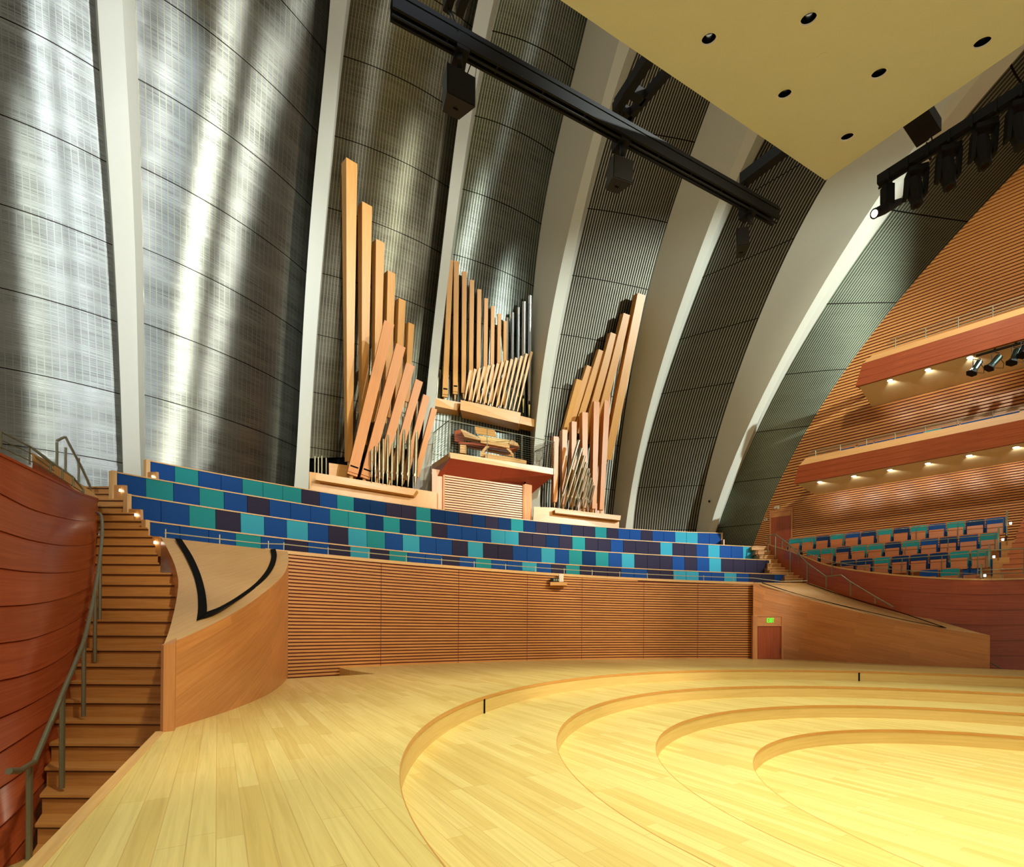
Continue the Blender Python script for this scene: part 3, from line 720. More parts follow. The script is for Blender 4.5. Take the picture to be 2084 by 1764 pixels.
# door in the side wall
d2=empty('door_2',PK(1588,1110,KW-.1)); struct(d2)
def kslab(u0,v0,u1,v1,k,dep,name,mat,root):
    z1=PK((u0+u1)/2,v0,k).z; z0=PK((u0+u1)/2,v1,k).z; s0=s_of(PK(u0,(v0+v1)/2,k)); s1=s_of(PK(u1,(v0+v1)/2,k))
    m=Part(); m.hexa([kp(s0,k,z0),kp(s1,k,z0),kp(s1,k+dep,z0),kp(s0,k+dep,z0),kp(s0,k,z1),kp(s1,k,z1),kp(s1,k+dep,z1),kp(s0,k+dep,z1)]); return m.add(name,mat,root)
kslab(1569,1052,1609,1130,KW-.05,.2,'door_leaf',W_RED,d2)
kslab(1569,1041,1609,1051,KW-.08,.2,'transom_panel',W_FIR,d2)
kslab(1566,1037,1612.5,1040.5,KW-.14,.3,'door_frame',W_FIR,d2); kslab(1566,1037,1569,1130,KW-.14,.3,'door_frame',W_FIR,d2); kslab(1609.5,1037,1612.5,1130,KW-.14,.3,'door_frame',W_FIR,d2)
bx=empty('wall_box',PK(1558,1057,KW-.1)); tag(bx,'small white control box on the slatted wall left of the upper door','control box'); kslab(1555.5,1055,1561,1060,KW-.12,.1,'body',WHITE,bx); kslab(1557,1056.6,1559.5,1058.6,KW-.14,.03,'screen',BLACK2,bx)
bx=empty('emergency_light',PK(1580,1032,KW-.2)); tag(bx,'tiny twin emergency light above the upper right door','light')
for u in (1579,1585): m=Part(); p=PK(u,1032.5,KW-.2); m.tube(p,p+Vector((-.12,-.12,-.05)),.06,.09); m.add('lamp_head',WHITE,bx)
m=Part(); m.box(PK(1582,1031.5,KW-.1),.3,.15,.1,rz=-PI/4); m.add('body',WHITE,bx)

# ================================================================== BALCONIES
def balcony(name,label,lip,band,fas,sof,KL,nb,postx,lights,railh,groupseats=None):
    pl=PK(*lip,KL); pb=PK(*band,KL-.05); pf=PK(*fas,KL+.4); ps=PK(*sof,KW-.05)
    root=empty(name,pf); tag(root,label,'balcony')
    SE=9.0; q=lambda s,k,z: kp(s,k,z)
    s0,s1,s2,s3=s_of(pl),s_of(pb),s_of(pf),s_of(ps)
    m=Part(); m.quad(q(s1,KL-.05,pb.z),q(SE,KL-.05,pb.z),q(SE,KL,pl.z),q(s0,KL,pl.z)); m.quad(q(s0,KL,pl.z),q(SE,KL,pl.z),q(SE,KL+.35,pl.z),q(s0,KL+.35,pl.z)); m.quad(q(s0,KW,pl.z-.1),q(s0,KL,pl.z),q(s1,KL-.05,pb.z),q(s3,KW,pb.z)); m.add('lip',W_LIP,root)
    m=Part(); n=3
    for i in range(n):
        t0,t1=i/n,(i+1)/n; f=lambda t,s=None: (s1+(s2-s1)*t, KL-.05+(.45)*t, pb.z+(pf.z-pb.z)*t)
        a,b=f(t0),f(t1); m.quad(q(a[0],a[1]+.012,a[2]),q(SE,a[1]+.012,a[2]),q(SE,b[1],b[2]),q(b[0],b[1],b[2]))
        m.quad(q(b[0],b[1],b[2]),q(SE,b[1],b[2]),q(SE,b[1]+.02,b[2]),q(b[0],b[1]+.02,b[2]))
    m.quad(q(s1,KL-.05,pb.z),q(s2,KL+.4,pf.z),q(s3,KW,ps.z),q(s3,KW,pb.z)); m.add('fascia',W_RED,root)
    m=Part(); m.quad(q(s2,KL+.4,pf.z),q(SE,KL+.4,pf.z),q(SE,KL+.75,pf.z-.0),q(s2+.2,KL+.75,pf.z)); m.add('soffit_edge',W_RED,root)
    zs=pf.z-.0
    m=Part(); m.quad(q(s2+.25,KL+.6,zs-.01),q(SE,KL+.6,zs-.01),q(SE,KW+.1,zs-.01),q(s3,KW+.1,zs-.01)); m.add('soffit',SOFF,root)
    m=Part(); m.quad(q(s0,KL+.3,pl.z-1),q(SE,KL+.3,pl.z-1),q(SE,KW,pl.z-1),q(s0,KW,pl.z-1)); m.add('deck',W_STEP,root)
    # rail
    posts=[]
    for u in postx:
        v=lip[1]; 
        for _ in range(4): v=v+(PK(u,v,KL+.1).z-pl.z)*1000/PK(u,v,KL+.1).y
        posts.append(PK(u,v,KL+.1))
    sp=s_of(posts[0])-.35
    rr=railrun('balcony_rail',[q(sp,KL+.1,pl.z+railh),q(SE,KL+.1,pl.z+railh)],.02,posts,railh,label.replace('balcony','thin steel rail on the balcony').replace('front with','above'),'railing',
        extra=[[q(sp-.2,KL+.1,pl.z+railh*f),q(SE,KL+.1,pl.z+railh*f)] for f in (.25,.5,.75)])
    rr['label']=('thin steel cable rail along the %s balcony on the right')%nb
    out=[]
    for (u,v) in lights:
        p=PZ(u,v,zs-.02); out.append(p)
        r=empty('soffit_downlight',p)
        m=Part(); m.tube(p+Vector((0,0,.0)),p+Vector((0,0,-.03)),.16,n=14); m.add('trim_ring',WHITE,r)
        m=Part(); m.tube(p+Vector((0,0,-.02)),p+Vector((0,0,-.045)),.115,n=14); m.add('lamp',LAMP,r)
        r['cat']=0; del r['cat']
        out[-1]=(p,r)
    return root,out,(pl.z,zs,s0)
b1,l1,i1=balcony('balcony','upper right balcony with pale lip and red wood fascia',(1774.6,723.3),(1755,740),(1741,787),(1774.6,801),51.0,'upper',[1822,1883.5,1949.8,2020],[(1811,773),(1888,751),(1973.5,726)],.62)
b2,l2,i2=balcony('balcony','lower right balcony with pale lip and red wood fascia',(1640,932),(1626,947.5),(1615,985),(1660,991.8),51.0,'lower',[1659.7,1710,1763.4,1821.4,1882.5,1948.4,2019.8],[(1668,979.7),(1737.6,968),(1811,955.3),(1888,942),(1972,926),(2067.5,909)],.38)
ODD=['first','second','third','fourth','fifth','sixth']
for nm,L in (('upper',l1),('lower',l2)):
    for i,(p,r) in enumerate(L): tag(r,'%s small downlight from the left under the %s balcony soffit'%(ODD[i],nm),'light','downlights under the %s balcony'%nm)

# ================================================================== THEATRE SEATS
def seat_at(p,code,label,group,rz=-PI/4):
    """p = world point of the middle of the top of the back; seat faces -Y before rotation"""
    root=empty('theatre_seat',p-Vector((0,0,1.42)),rz); tag(root,label,'seat',group)
    key=code
    if key not in PROTO: PROTO[key]=make_seat(code)
    for nm,me,lab in PROTO[key]:
        o=bpy.data.objects.new(nm,me); COL.objects.link(o); o.parent=root
        if lab: o['label']=lab
    return root
PROTO={}
def make_seat(code):
    res=[]
    def fin(m,name,mat,lab=None):
        o=m.build(name,mat); me=o.data; bpy.data.objects.remove(o); res.append((name,me,lab))
    W=.76
    # back upholstery, gently curved top
    m=MB(); n=8; rows=[]
    for z0 in (.55,1.0,1.36,1.4,1.42):
        row=[]
        for i in range(n+1):
            x=-W/2+W*i/n; bow=.05*(1-(2*i/n-1)**2); row.append(Vector((x, -.0+bow*.6+(z0-.55)*.12, z0-(.03*(2*i/n-1)**4))))
        rows.append(row)
    m.loft(rows); m.loft([[p+Vector((0,.09,0)) for p in rows[-1]],[p+Vector((0,.09,0)) for p in rows[0]]]); m.loft([rows[-1],[p+Vector((0,.09,0)) for p in rows[-1]]])
    for e in (0,n):
        for i in range(4): m.quad(rows[i][e],rows[i+1][e],rows[i+1][e]+Vector((0,.09,0)),rows[i][e]+Vector((0,.09,0)))
    fin(m,'back_cushion',FAB[code],FABN[code]+' back cushion')
    m=MB(); m.box((0,.17,1.0),W+.03,.05,.95); fin(m,'back_shell',W_SEAT)
    # tipped up seat, wooden underside forward
    m=MB(); M=Matrix.Rotation(math.radians(-9),3,'X'); m.box((0,-.22,.72),W-.11,.05,.62,M=M); fin(m,'seat_underside',W_SEAT)
    m=MB(); m.box((0,-.15,.73),W-.13,.08,.6,M=M); fin(m,'seat_cushion',FAB[code])
    for x in (-.41,.41):
        m=MB(); m.box((x,-.08,.42),.06,.42,.84); fin(m,'armrest',FAB['N'] if x>0 else BLACK2)
    return res
def row(px3,seq,z,nm,group):
    W3=lambda x,y:(1480+x/3.45,980+y/3.45)
    pts=[PZ(*W3(x,y),z) for x,y in px3]
    ks=[p.x+p.y for p in pts]; ss=[s_of(p) for p in pts]; n=len(pts)
    ck=np.polyfit(range(n),ks,1); cs=np.polyfit(range(n),ss,1)
    for i in range(n):
        k=np.polyval(ck,i); s=np.polyval(cs,i); p=kp(s,k,z)
        if i<6: pos='%s from the left end'%ODD[i]
        else: pos='%s from the right end'%(ODD[n-1-i] if n-1-i<6 else 'seventh')
        if n==13 and i==6: pos='exact middle seat'
        seat_at(p,seq[i],'%s theatre seat, %s, %s row at right'%(FABN[seq[i]],pos,nm),group)
    return ck,cs
RA=row([(478,397),(572,385),(672,375),(772,367),(877,355),(990,343),(1100,333),(1218,320),(1342,305),(1470,290),(1605,278),(1745,262),(1888,250)],'TTNTBNTNTBTNB',8.0,'rearmost','seats right of the stage')
RB=row([(600,475),(705,465),(815,458),(925,445),(1040,433),(1160,425),(1288,410),(1420,400),(1555,388),(1698,372),(1835,362)],'TTNTTNTBNBT',7.0,'second rearmost','seats right of the stage')
RC=row([(845,550),(962,540),(1085,530),(1215,518),(1345,508),(1487,498),(1632,488),(1775,475)],'NNTNNNTT',6.0,'third rearmost','seats right of the stage')
RD=row([(1413,618),(1565,610),(1718,602)],'BTB',5.05,'front','seats right of the stage')
m=MB()
for (kk,zz,s0,s1) in ((53.3,6.6,-14.7,0.6),(51.6,5.6,-12.9,.3),(50.0,4.6,-9.9,0),(49.0,3.6,-4.6,-.3)):
    a=kk-(.35 if kk>49.5 else .1);b=kk+3
    m.hexa([kp(s0,a,zz-1.2),kp(s1,a,zz-1.2),kp(s1,b,zz-1.2),kp(s0,b,zz-1.2),kp(s0,a,zz),kp(s1,a,zz),kp(s1,b,zz),kp(s0,b,zz)])
tag(m.build('seating_terrace',W_STEP),kind='structure')
# row rails
def rowrail(u0,v0,u1,v1,k,n,label,h=.75):
    a=PK(u0,v0,k); b=PK(u1,v1,k); posts=[a.lerp(b,i/n)-Vector((0,0,h)) for i in range(n+1)]
    railrun('row_rail',[a,b],.022,posts,h,label,'railing',group='rails in front of the seat rows')
rowrail(1591.6,1100.3,2042,1054.8,52.4,6,'thin steel rail in front of the rearmost theatre seat row')
rowrail(1625,1123.5,2025,1087.8,50.8,5,'thin steel rail in front of the second rearmost theatre seat row')
rowrail(1693,1146.7,2006,1123.5,49.2,4,'thin steel rail in front of the third rearmost theatre seat row')
a=PK(1990,1121.5,47.6); b=PK(2084,1116,47.6); b=a+(b-a)*2
railrun('row_rail',[a,b],.03,[a-Vector((0,0,1.2)),a.lerp(b,.5)-Vector((0,0,1.2))],1.2,'thicker steel guard rail at the foot of the far right aisle stairs','railing',extra=[[a-Vector((0,0,.95)),b-Vector((0,0,.95))]])
# seat-end panels with step lights
for nm,(u,v0,v1,k,lu,lv) in zip(('rearmost','second rearmost','third rearmost','front'),((2049,1041,1092,52.6,2054.5,1065),(2032,1074,1122,51,2038.5,1098),(2013,1110,1155,49.5,2020.5,1133),(1997,1148,1177,48.0,2002,1171))):
    p=PK(u,v1,k); q=PK(u,v0,k); q=Vector((p.x,p.y,q.z)); r=empty('aisle_end_panel',p); tag(r,'slim upright aisle end panel with step light at the %s seat row'%nm,'panel','aisle end panels of the seat rows')
    m=Part(); M=Matrix.Rotation(-PI/4,3,'Z')
    d=Vector((.05,.05,0)); c=(p+q)/2; m.box(c,.07,.62,(q-p).length,M=M@Matrix.Rotation(0,3,'X')); m.add('panel',STEEL,r)
    m=Part(); l=PK(lu,lv,k-.55); m.tube(l,l+Vector((.05,-.06,-.0)),.06,n=10); m.add('step_light',STEPL,r)
ast=empty('staircase',kp(.3,48,3.2)); tag(ast,'oak aisle stairs at the far right beside the theatre seats','stairs')
for i in range(11):
    k=50.4+.5*i; z=4.92+.3125*i*1.0; s0=-.75+(k-48.8)*.24+.2
    m=Part(); m.hexa([kp(s0,k,z-.7),kp(9,k,z-.7),kp(9,k+.6,z-.7),kp(s0,k+.6,z-.7),kp(s0,k,z-.04),kp(9,k,z-.04),kp(9,k+.6,z-.04),kp(s0,k+.6,z-.04)]); o=m.add('step',W_SEAT,ast)
    n=Part(); n.hexa([kp(s0,k-.06,z-.04),kp(9,k-.06,z-.04),kp(9,k+.6,z-.04),kp(s0,k+.6,z-.04),kp(s0,k-.06,z),kp(9,k-.06,z),kp(9,k+.6,z),kp(s0,k+.6,z)]); n.add('tread',W_SEAT,o)
# seat tops peeping over the lower balcony
W6=lambda x,y:(1500+x/3.5685,600+y/3.5685)
for i,(x,c) in enumerate([(800,'N'),(930,'N'),(1050,'N'),(1170,'N'),(1290,'B'),(1420,'T'),(1545,'N'),(1690,'B'),(1830,'B'),(1975,'B')]):
    s=s_of(PK(W6(x,1000)[0],900,52.4)); p=kp(s,52.4,i2[0]+.44)
    pos='%s from the left'%ODD[i] if i<6 else '%s from the right'%ODD[9-i]
    seat_at(p,c,'%s theatre seat %s, just peeping over the lower balcony lip'%(FABN[c],pos),'seats on the lower balcony')

# ================================================================== VAULT RIBS AND METAL MESH BAYS
R4=lambda x,y:(780+x/2.3156,y/2.3156)
VS=[-220,-120,-40,0,40,80,120,160,200,240,280,320,360,400,440,480,520,560,600,640,680,720,760,800,840,880,920,960,1000,1040,1080,1120]
def edge(pts):
    pts=sorted(pts,key=lambda p:p[1]); vs=[p[1] for p in pts]; us=[p[0] for p in pts]
    c=np.polyfit(vs,us,min(4,len(pts)-1)); lo,hi=vs[0],vs[-1]
    s0=np.polyval(np.polyder(c),lo); s1=np.polyval(np.polyder(c),hi)
    def f(v):
        if v<lo: return float(np.polyval(c,lo)+s0*(v-lo))
        if v>hi: return float(np.polyval(c,hi)+s1*(v-hi))
        return float(np.polyval(c,v))
    return f
def sub(pts): return [(p[0],p[1]) for p in pts]
RIB=[ # name, left face edge, right face edge, flank edge ('R'/'L'/None), Yb, Ye, Zt
 dict(L=edge([(198,0),(207,147),(218,300),(227,400),(236,600),(243,730),(248,850),(251,970)]),R=edge([(249,0),(260,200),(271,400),(277,600),(281,760),(284,880),(287,970)]),fl=('R',edge([(275,0),(281,180),(286,310),(290,500),(292,650),(294,800),(295,965)])),p=(24.0,2.5,50)),
 dict(L=edge([(672,0),(655,205),(640,340),(629,480),(622,600),(613,740),(606,870),(599,990)]),R=edge([(707,0),(690,130),(679,280),(665,420),(655,530),(647,640),(638,780),(631,915),(628,990)]),fl=None,p=(31.0,4,56)),
 dict(L=edge([(973,0),(948,140),(926,280),(902,496),(889,600),(877,712),(865,820),(858,930),(853,1010)]),R=edge([(1005,0),(978,130),(952,280),(922,496),(908,600),(895,712),(886,820),(880,930),(877,1010)]),fl=None,p=(35.2,5,54)),
 dict(L=edge([(1259,86),(1229,194),(1205,281),(1169,423),(1132,600),(1109,700),(1093,855),(1086,930),(1082,1006)]),R=edge([(1280,100),(1242,220),(1216,302),(1184,453),(1152,600),(1132,700),(1118,790),(1109,873),(1100,999),(1098,1031)]),fl=('L',edge([(1195,41),(1172,130),(1147,237.5),(1121,345),(1102,466),(1082,604),(1080,722),(1079,844),(1080,960),(1081,1050)])),p=(38.6,6,48)),
 dict(L=edge([(1525,263),(1488,328),(1466.6,410),(1423.5,518),(1391,600),(1350,719),(1324,820),(1302,915),(1284,1000),(1273,1072)]),R=edge([(1542,274),(1492.6,380),(1466.6,449),(1436,518),(1408,600),(1369,720),(1350,768),(1320,873),(1302,970),(1287,1074)]),fl=('L',edge([(1445,209),(1410.5,298),(1380,389),(1350,482),(1319,600),(1293,712),(1273,820),(1262.6,915),(1253,1024),(1244,1050)])),p=(40.4,7,43)),
 dict(L=edge([(1958,174),(1904,246),(1836.5,331.5),(1789,399),(1723,500),(1660,600),(1603.7,712),(1567,776.5),(1536,838),(1500,914),(1468.6,1000),(1443,1083.5)]),R=edge([(2004,141),(1928,246),(1866,320),(1817,387),(1743,500),(1676.5,600),(1629,690),(1584,774),(1536,880),(1500,950),(1481.5,1000),(1457,1083.5)]),fl=('L',edge([(1900,100),(1760,260),(1680,367),(1639,436),(1600.5,518),(1566,600),(1529,690),(1492,790),(1462,880),(1442,950),(1430,1000),(1418,1082)])),p=(39.8,6,34.5)),
]
def shellY(u,v,p):
    Yb,Ye,Zt=p; a,b=ab(u,v); sl=-b/1000
    lo,hi=Ye,Yb
    for _ in range(40):
        y=(lo+hi)/2; Z=max(0,EYE+sl*y); g=((y-Ye)/(Yb-Ye))**2+(Z/Zt)**2-1
        if g>0: hi=y
        else: lo=y
    return y
DEP=1.1
def back(P): f=1+DEP/P.y; return Vector((P.x*f,P.y*f,P.z))
ribdata=[]
for i,rb in enumerate(RIB):
    FL=[];FR=[];BL=[];BR=[]
    for v in VS:
        ul,ur=rb['L'](v),rb['R'](v)
        if ur-ul<4: ul=ur-4
        Y=shellY((ul+ur)/2,v,rb['p']); fl=PY(ul,v,Y); fr=PY(ur,v,Y)
        if rb['fl'] is None: bl,br=back(fl),back(fr)
        elif rb['fl'][0]=='R':
            e=rb['fl'][1](v); br=PY(e,v,Y+DEP); bl=back(fl)
        else:
            e=min(rb['fl'][1](v),ul-1); bl=PY(e,v,Y+DEP+.6); br=back(fr)
        FL.append(fl);FR.append(fr);BL.append(bl);BR.append(br)
    m=MB(); m.loft([FL,FR]); o=struct(m.build('trim_%d'%(10+i),PLASTER,smooth=True))
    for S_ in ([BL,FL],[FR,BR],[BR,BL]):
        m=MB(); m.loft([[a.lerp(b,q/4) for a,b in zip(*S_)] for q in range(5)]); struct(m.build('flank',PLASTER,o,smooth=True))
    # smooth within each strip only
    ribdata.append((FL,FR,BL,BR))
GREY=(srgb(96,96,82),srgb(196,200,192))
MW=[mesh_wall('fine_metal_cloth_far_left',3.9,.13,srgb(70,72,64),srgb(178,182,176),srgb(140,146,136),rough=.24),
    mesh_wall('fine_metal_cloth',3.7,.13,srgb(60,61,56),srgb(160,162,154),srgb(138,135,112),rough=.24),
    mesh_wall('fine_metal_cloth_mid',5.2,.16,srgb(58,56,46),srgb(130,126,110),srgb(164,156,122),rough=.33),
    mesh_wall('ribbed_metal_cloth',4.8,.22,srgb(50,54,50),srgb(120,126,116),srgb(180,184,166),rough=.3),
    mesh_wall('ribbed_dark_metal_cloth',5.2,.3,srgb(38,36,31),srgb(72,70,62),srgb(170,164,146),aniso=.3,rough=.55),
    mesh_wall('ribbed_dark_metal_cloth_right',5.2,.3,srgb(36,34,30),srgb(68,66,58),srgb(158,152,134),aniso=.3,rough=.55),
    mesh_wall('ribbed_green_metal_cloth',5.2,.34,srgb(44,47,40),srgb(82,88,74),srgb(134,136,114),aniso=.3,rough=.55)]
e6=edge([(2150,265),(2084,335),(2050,364),(1948,476),(1839,600),(1780,670),(1718.6,757),(1662.5,844),(1623,902.6),(1578.5,1000),(1575,1002),(1545,1080),(1532,1109)])
def bay(i,Lb,Rb,bulge,mat,vmax=None,ns=14):
    rows=[];uvs=[]
    W=np.mean([(a-b).length for a,b in zip(Lb[8:26],Rb[8:26])])
    for a,b,v in zip(Lb,Rb,VS):
        if vmax and v>vmax: break
        r=[];q=[]; w=(b-a).length
        n=Vector((-(b-a).y,(b-a).x,0)); n=n.normalized() if n.length>0 else n
        for j in range(ns+1):
            t=j/ns; p=a.lerp(b,t)+n*bulge*4*t*(1-t); r.append(p); q.append((t*W,p.z))
        rows.append(r);uvs.append(q)
    # arc-true V so seams follow the height
    m=MB(); m.loft(rows[::-1],uvs=uvs[::-1]); return struct(m.build('wall_mesh_%d'%(i+1),mat,smooth=True))
lb0=[PY(-140,v,shellY(-140,v,(20.5,2.5,50))+DEP) for v in VS]
BUL=[-.36,-.46,-.28,-.2,-.06,-.05,-.05]
bay(0,lb0,ribdata[0][2],BUL[0],MW[0])
bay(1,ribdata[0][3],ribdata[1][2],BUL[1],MW[1])
bay(2,ribdata[1][3],ribdata[2][2],BUL[2],MW[2],vmax=941)
bay(3,ribdata[2][3],ribdata[3][2],BUL[3],MW[3])
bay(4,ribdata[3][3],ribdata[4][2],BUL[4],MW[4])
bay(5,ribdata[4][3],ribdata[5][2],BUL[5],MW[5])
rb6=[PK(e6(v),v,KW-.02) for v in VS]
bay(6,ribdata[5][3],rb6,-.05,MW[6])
# black sheet painting the unlit depth behind the open foot of the organ bay
m=MB(); a=PY(600,900,31.5); b=PY(840,960,33.9); m.quad((a.x,a.y,4),(b.x,b.y,4),(b.x,b.y,14),(a.x,a.y,14)); struct(m.build('wall_shade_sheet',VOID))

# ================================================================== CANOPY WITH DOWNLIGHTS
H0,AS=12.0,.24
def PC(u,v,dh=0):
    a,b=ab(u,v); sl=-b/1000; Y=(H0+dh)/(sl-AS); return PY(u,v,Y)
outl=[(1680,367),(1140,0),(900,-165),(1500,-500),(2500,-300),(2420,-150),(2084,89)]
pts=[PC(*p) for p in outl]; nrm=(pts[1]-pts[0]).cross(pts[-1]-pts[0]).normalized()
if nrm.z<0: nrm=-nrm
m=MB(); m.poly(pts); up=[p+nrm*.35 for p in pts]; m.poly(up[::-1])
for i in range(len(pts)): j=(i+1)%len(pts); m.quad(pts[i],up[i],up[j],pts[j])
can=m.build('acoustic_canopy',CEIL,weld=True)
tag(can,'large cream acoustic canopy panel with round recessed downlights, upper right','canopy')
DLP=[(1442.5,79.5),(1645.5,38.5),(1597,191.5),(1788.5,149.5),(1724,278.5),(1999,86.5)]
DLN=['leftmost recessed canopy downlight, nearest the long left edge','topmost recessed canopy downlight near the top of the photo','recessed canopy downlight above the middle of the left edge','recessed canopy downlight in the middle near the right edge','recessed canopy downlight nearest the pointed canopy corner','rightmost recessed canopy downlight, a dark narrow oval']
import bmesh
cut=MB(); RR=.185
t1=(pts[1]-pts[0]).normalized(); t2=nrm.cross(t1)
for q in DLP:
    c=PC(*q); n=28
    A=[c-nrm*.2+(t1*math.cos(x)+t2*math.sin(x))*RR for x in [2*PI*i/n for i in range(n)]]; B=[p+nrm*.9 for p in A]
    cut.poly(A[::-1] if False else A); cut.poly(B[::-1])
    for i in range(n): cut.quad(A[i],B[i],B[(i+1)%n],A[(i+1)%n])
co=cut.build('cutter',CEIL,weld=True)
for o in (can,co):
    bm=bmesh.new(); bm.from_mesh(o.data); bmesh.ops.recalc_face_normals(bm,faces=bm.faces); bm.to_mesh(o.data); bm.free()
md=can.modifiers.new('b','BOOLEAN'); md.object=co; md.operation='DIFFERENCE'; md.solver='EXACT'
bpy.context.view_layer.update(); dg=bpy.context.evaluated_depsgraph_get(); me=bpy.data.meshes.new_from_object(can.evaluated_get(dg)); can.modifiers.clear(); can.data=me; bpy.data.objects.remove(co)
CHROME=plain('dark_mirror_reflector',srgb(70,70,68),.12,1)
downl=[]
for q,lab in zip(DLP,DLN):
    c=PC(*q); r=empty('recessed_downlight',c); tag(r,lab,'light','downlights in the acoustic canopy'); n=28
    ring=lambda R,h:[c+nrm*h+(t1*math.cos(x)+t2*math.sin(x))*R for x in [2*PI*i/n for i in range(n+1)]]
    m=Part(); m.loft([ring(RR-.002,0),ring(RR*.98,.2),ring(RR*.75,.42)]); m.poly(ring(RR*.75,.42)[:-1]); m.add('reflector',CHROME,r,smooth=True)
    m=Part(); m.loft([ring(RR+.015,-.008),ring(RR-.012,-.008)]); m.loft([ring(RR-.012,-.008),ring(RR-.012,.03)]); m.add('trim_ring',WHITE,r)
    m=Part(); m.tube(c+nrm*.3,c+nrm*.42,.075,n=16); m.add('lamp',emit('downlight_lamp',(1,.95,.8,1),6),r); downl.append(c)
# two blank cover plates
for u,v,R,lab in ((1674,115,.12,'larger blank round cover plate in the cream canopy'),(1754,124.6,.055,'tiny blank round cover plate in the cream canopy')):
    c=PC(u,v); m=MB(); n=24; A=[c-nrm*.006+(t1*math.cos(x)+t2*math.sin(x))*R for x in [2*PI*i/n for i in range(n)]]; B=[p+nrm*.02 for p in A]
    m.poly(A); [m.quad(A[i],B[i],B[(i+1)%n],A[(i+1)%n]) for i in range(n)]; tag(m.build('cover_plate',CEIL),lab,'cover plate')

def bayY(u,v):
    """depth of the mesh surface seen at a pixel"""
    best=None
    for i in range(len(ribdata)-1):
        A=ribdata[i][3]; B=ribdata[i+1][2]
        k=min(range(len(VS)),key=lambda j:abs(VS[j]-v)); a=A[k];b=B[k]; ua,ub=proj(a)[0],proj(b)[0]
        if ua-25<=u<=ub+25:
            # intersect the ray with the chord in plan
            rx=ray(u,v).x; dx,dy=b.x-a.x,b.y-a.y; s=(rx*a.y-a.x)/(dx-rx*dy); s=min(max(s,0),1); return a.y+dy*s
    return None
# ================================================================== ORGAN
A2=lambda x,y:(600+x/2.7773,280+y/2.7773)       # helper: read-off sheets
A3=lambda x,y:(600+x/2.7787,700+y/2.7787)
def rowY(u,dy=0):
    """depth of the topmost bench line at image column u"""
    c,ta,tb=ROW[1]; best=min((abs(proj(row_pt(1,ta+(tb-ta)*i/120,0,9.1))[0]-u),row_pt(1,ta+(tb-ta)*i/120).y) for i in range(121))
    return best[1]+dy
def uvy(p,Y): return PY(p[0],p[1],Y)
def woodpipe(bot,top,wb,wt,Yb,Yt,phi,label,group,mat=W_PIPE,mouth=False,foot=.35,cat='organ pipe'):
    """bot/top: pixel centres; wb/wt pixel widths"""
    yy=bayY(top[0],top[1])
    if yy and Yt>yy-.75: Yt=yy-.75
    yy=bayY(bot[0],bot[1])
    if yy and Yb>yy-.5: Yb=yy-.5
    B=PY(bot[0],bot[1],Yb); T=PY(top[0],top[1],Yt)
    root=empty('wooden_organ_pipe',B); tag(root,label,cat,group)
    d=(T-B).normalized(); x=Vector((1,0,0)); x=(x-d*x.dot(d)).normalized(); y=d.cross(x)
    if y.y<0: y=-y
    c,s=math.cos(math.radians(phi)),math.sin(math.radians(phi)); X=x*c+y*s; Yv=y*c-x*s; k=abs(c)+abs(s)
    hb=wb*Yb/F/k/2; ht=wt*Yt/F/k/2
    P=[B+X*a*hb+Yv*b*hb for a,b in ((-1,-1),(1,-1),(1,1),(-1,1))]+[T+X*a*ht+Yv*b*ht for a,b in ((-1,-1),(1,-1),(1,1),(-1,1))]
    m=Part(); m.hexa(P); m.add('body',mat,root)
    # dark open top
    m=Part(); m.quad(*[T+d*.004+X*a*ht*.72+Yv*b*ht*.72 for a,b in ((-1,-1),(1,-1),(1,1),(-1,1))]); m.add('open_top',VOID,root)
    m=Part(); e=B-d*foot; m.tube(B,e,hb*.45,hb*.28,n=8); m.add('foot',W_CAP,root)
    if mouth:
        o=-Yv*hb; h0=B+d*.15; w=hb*.8
        m=Part(); m.hexa([h0+o-X*hb*1.02-Yv*.06,h0+o+X*hb*1.02-Yv*.06,h0+o+X*hb*1.02,h0+o-X*hb*1.02,h0+d*.6+o-X*hb*1.02-Yv*.06,h0+d*.6+o+X*hb*1.02-Yv*.06,h0+d*.6+o+X*hb*1.02,h0+d*.6+o-X*hb*1.02]); mo=m.add('mouth_block',mat,root)
        m=Part(); q=h0+d*.3+o-Yv*.065; m.hexa([q-X*w,q+X*w,q+X*w+Yv*.02,q-X*w+Yv*.02,q+d*.09-X*w,q+d*.09+X*w,q+d*.09+X*w+Yv*.02,q+d*.09-X*w+Yv*.02]); m.add('mouth_slit',VOID,mo)
    return root
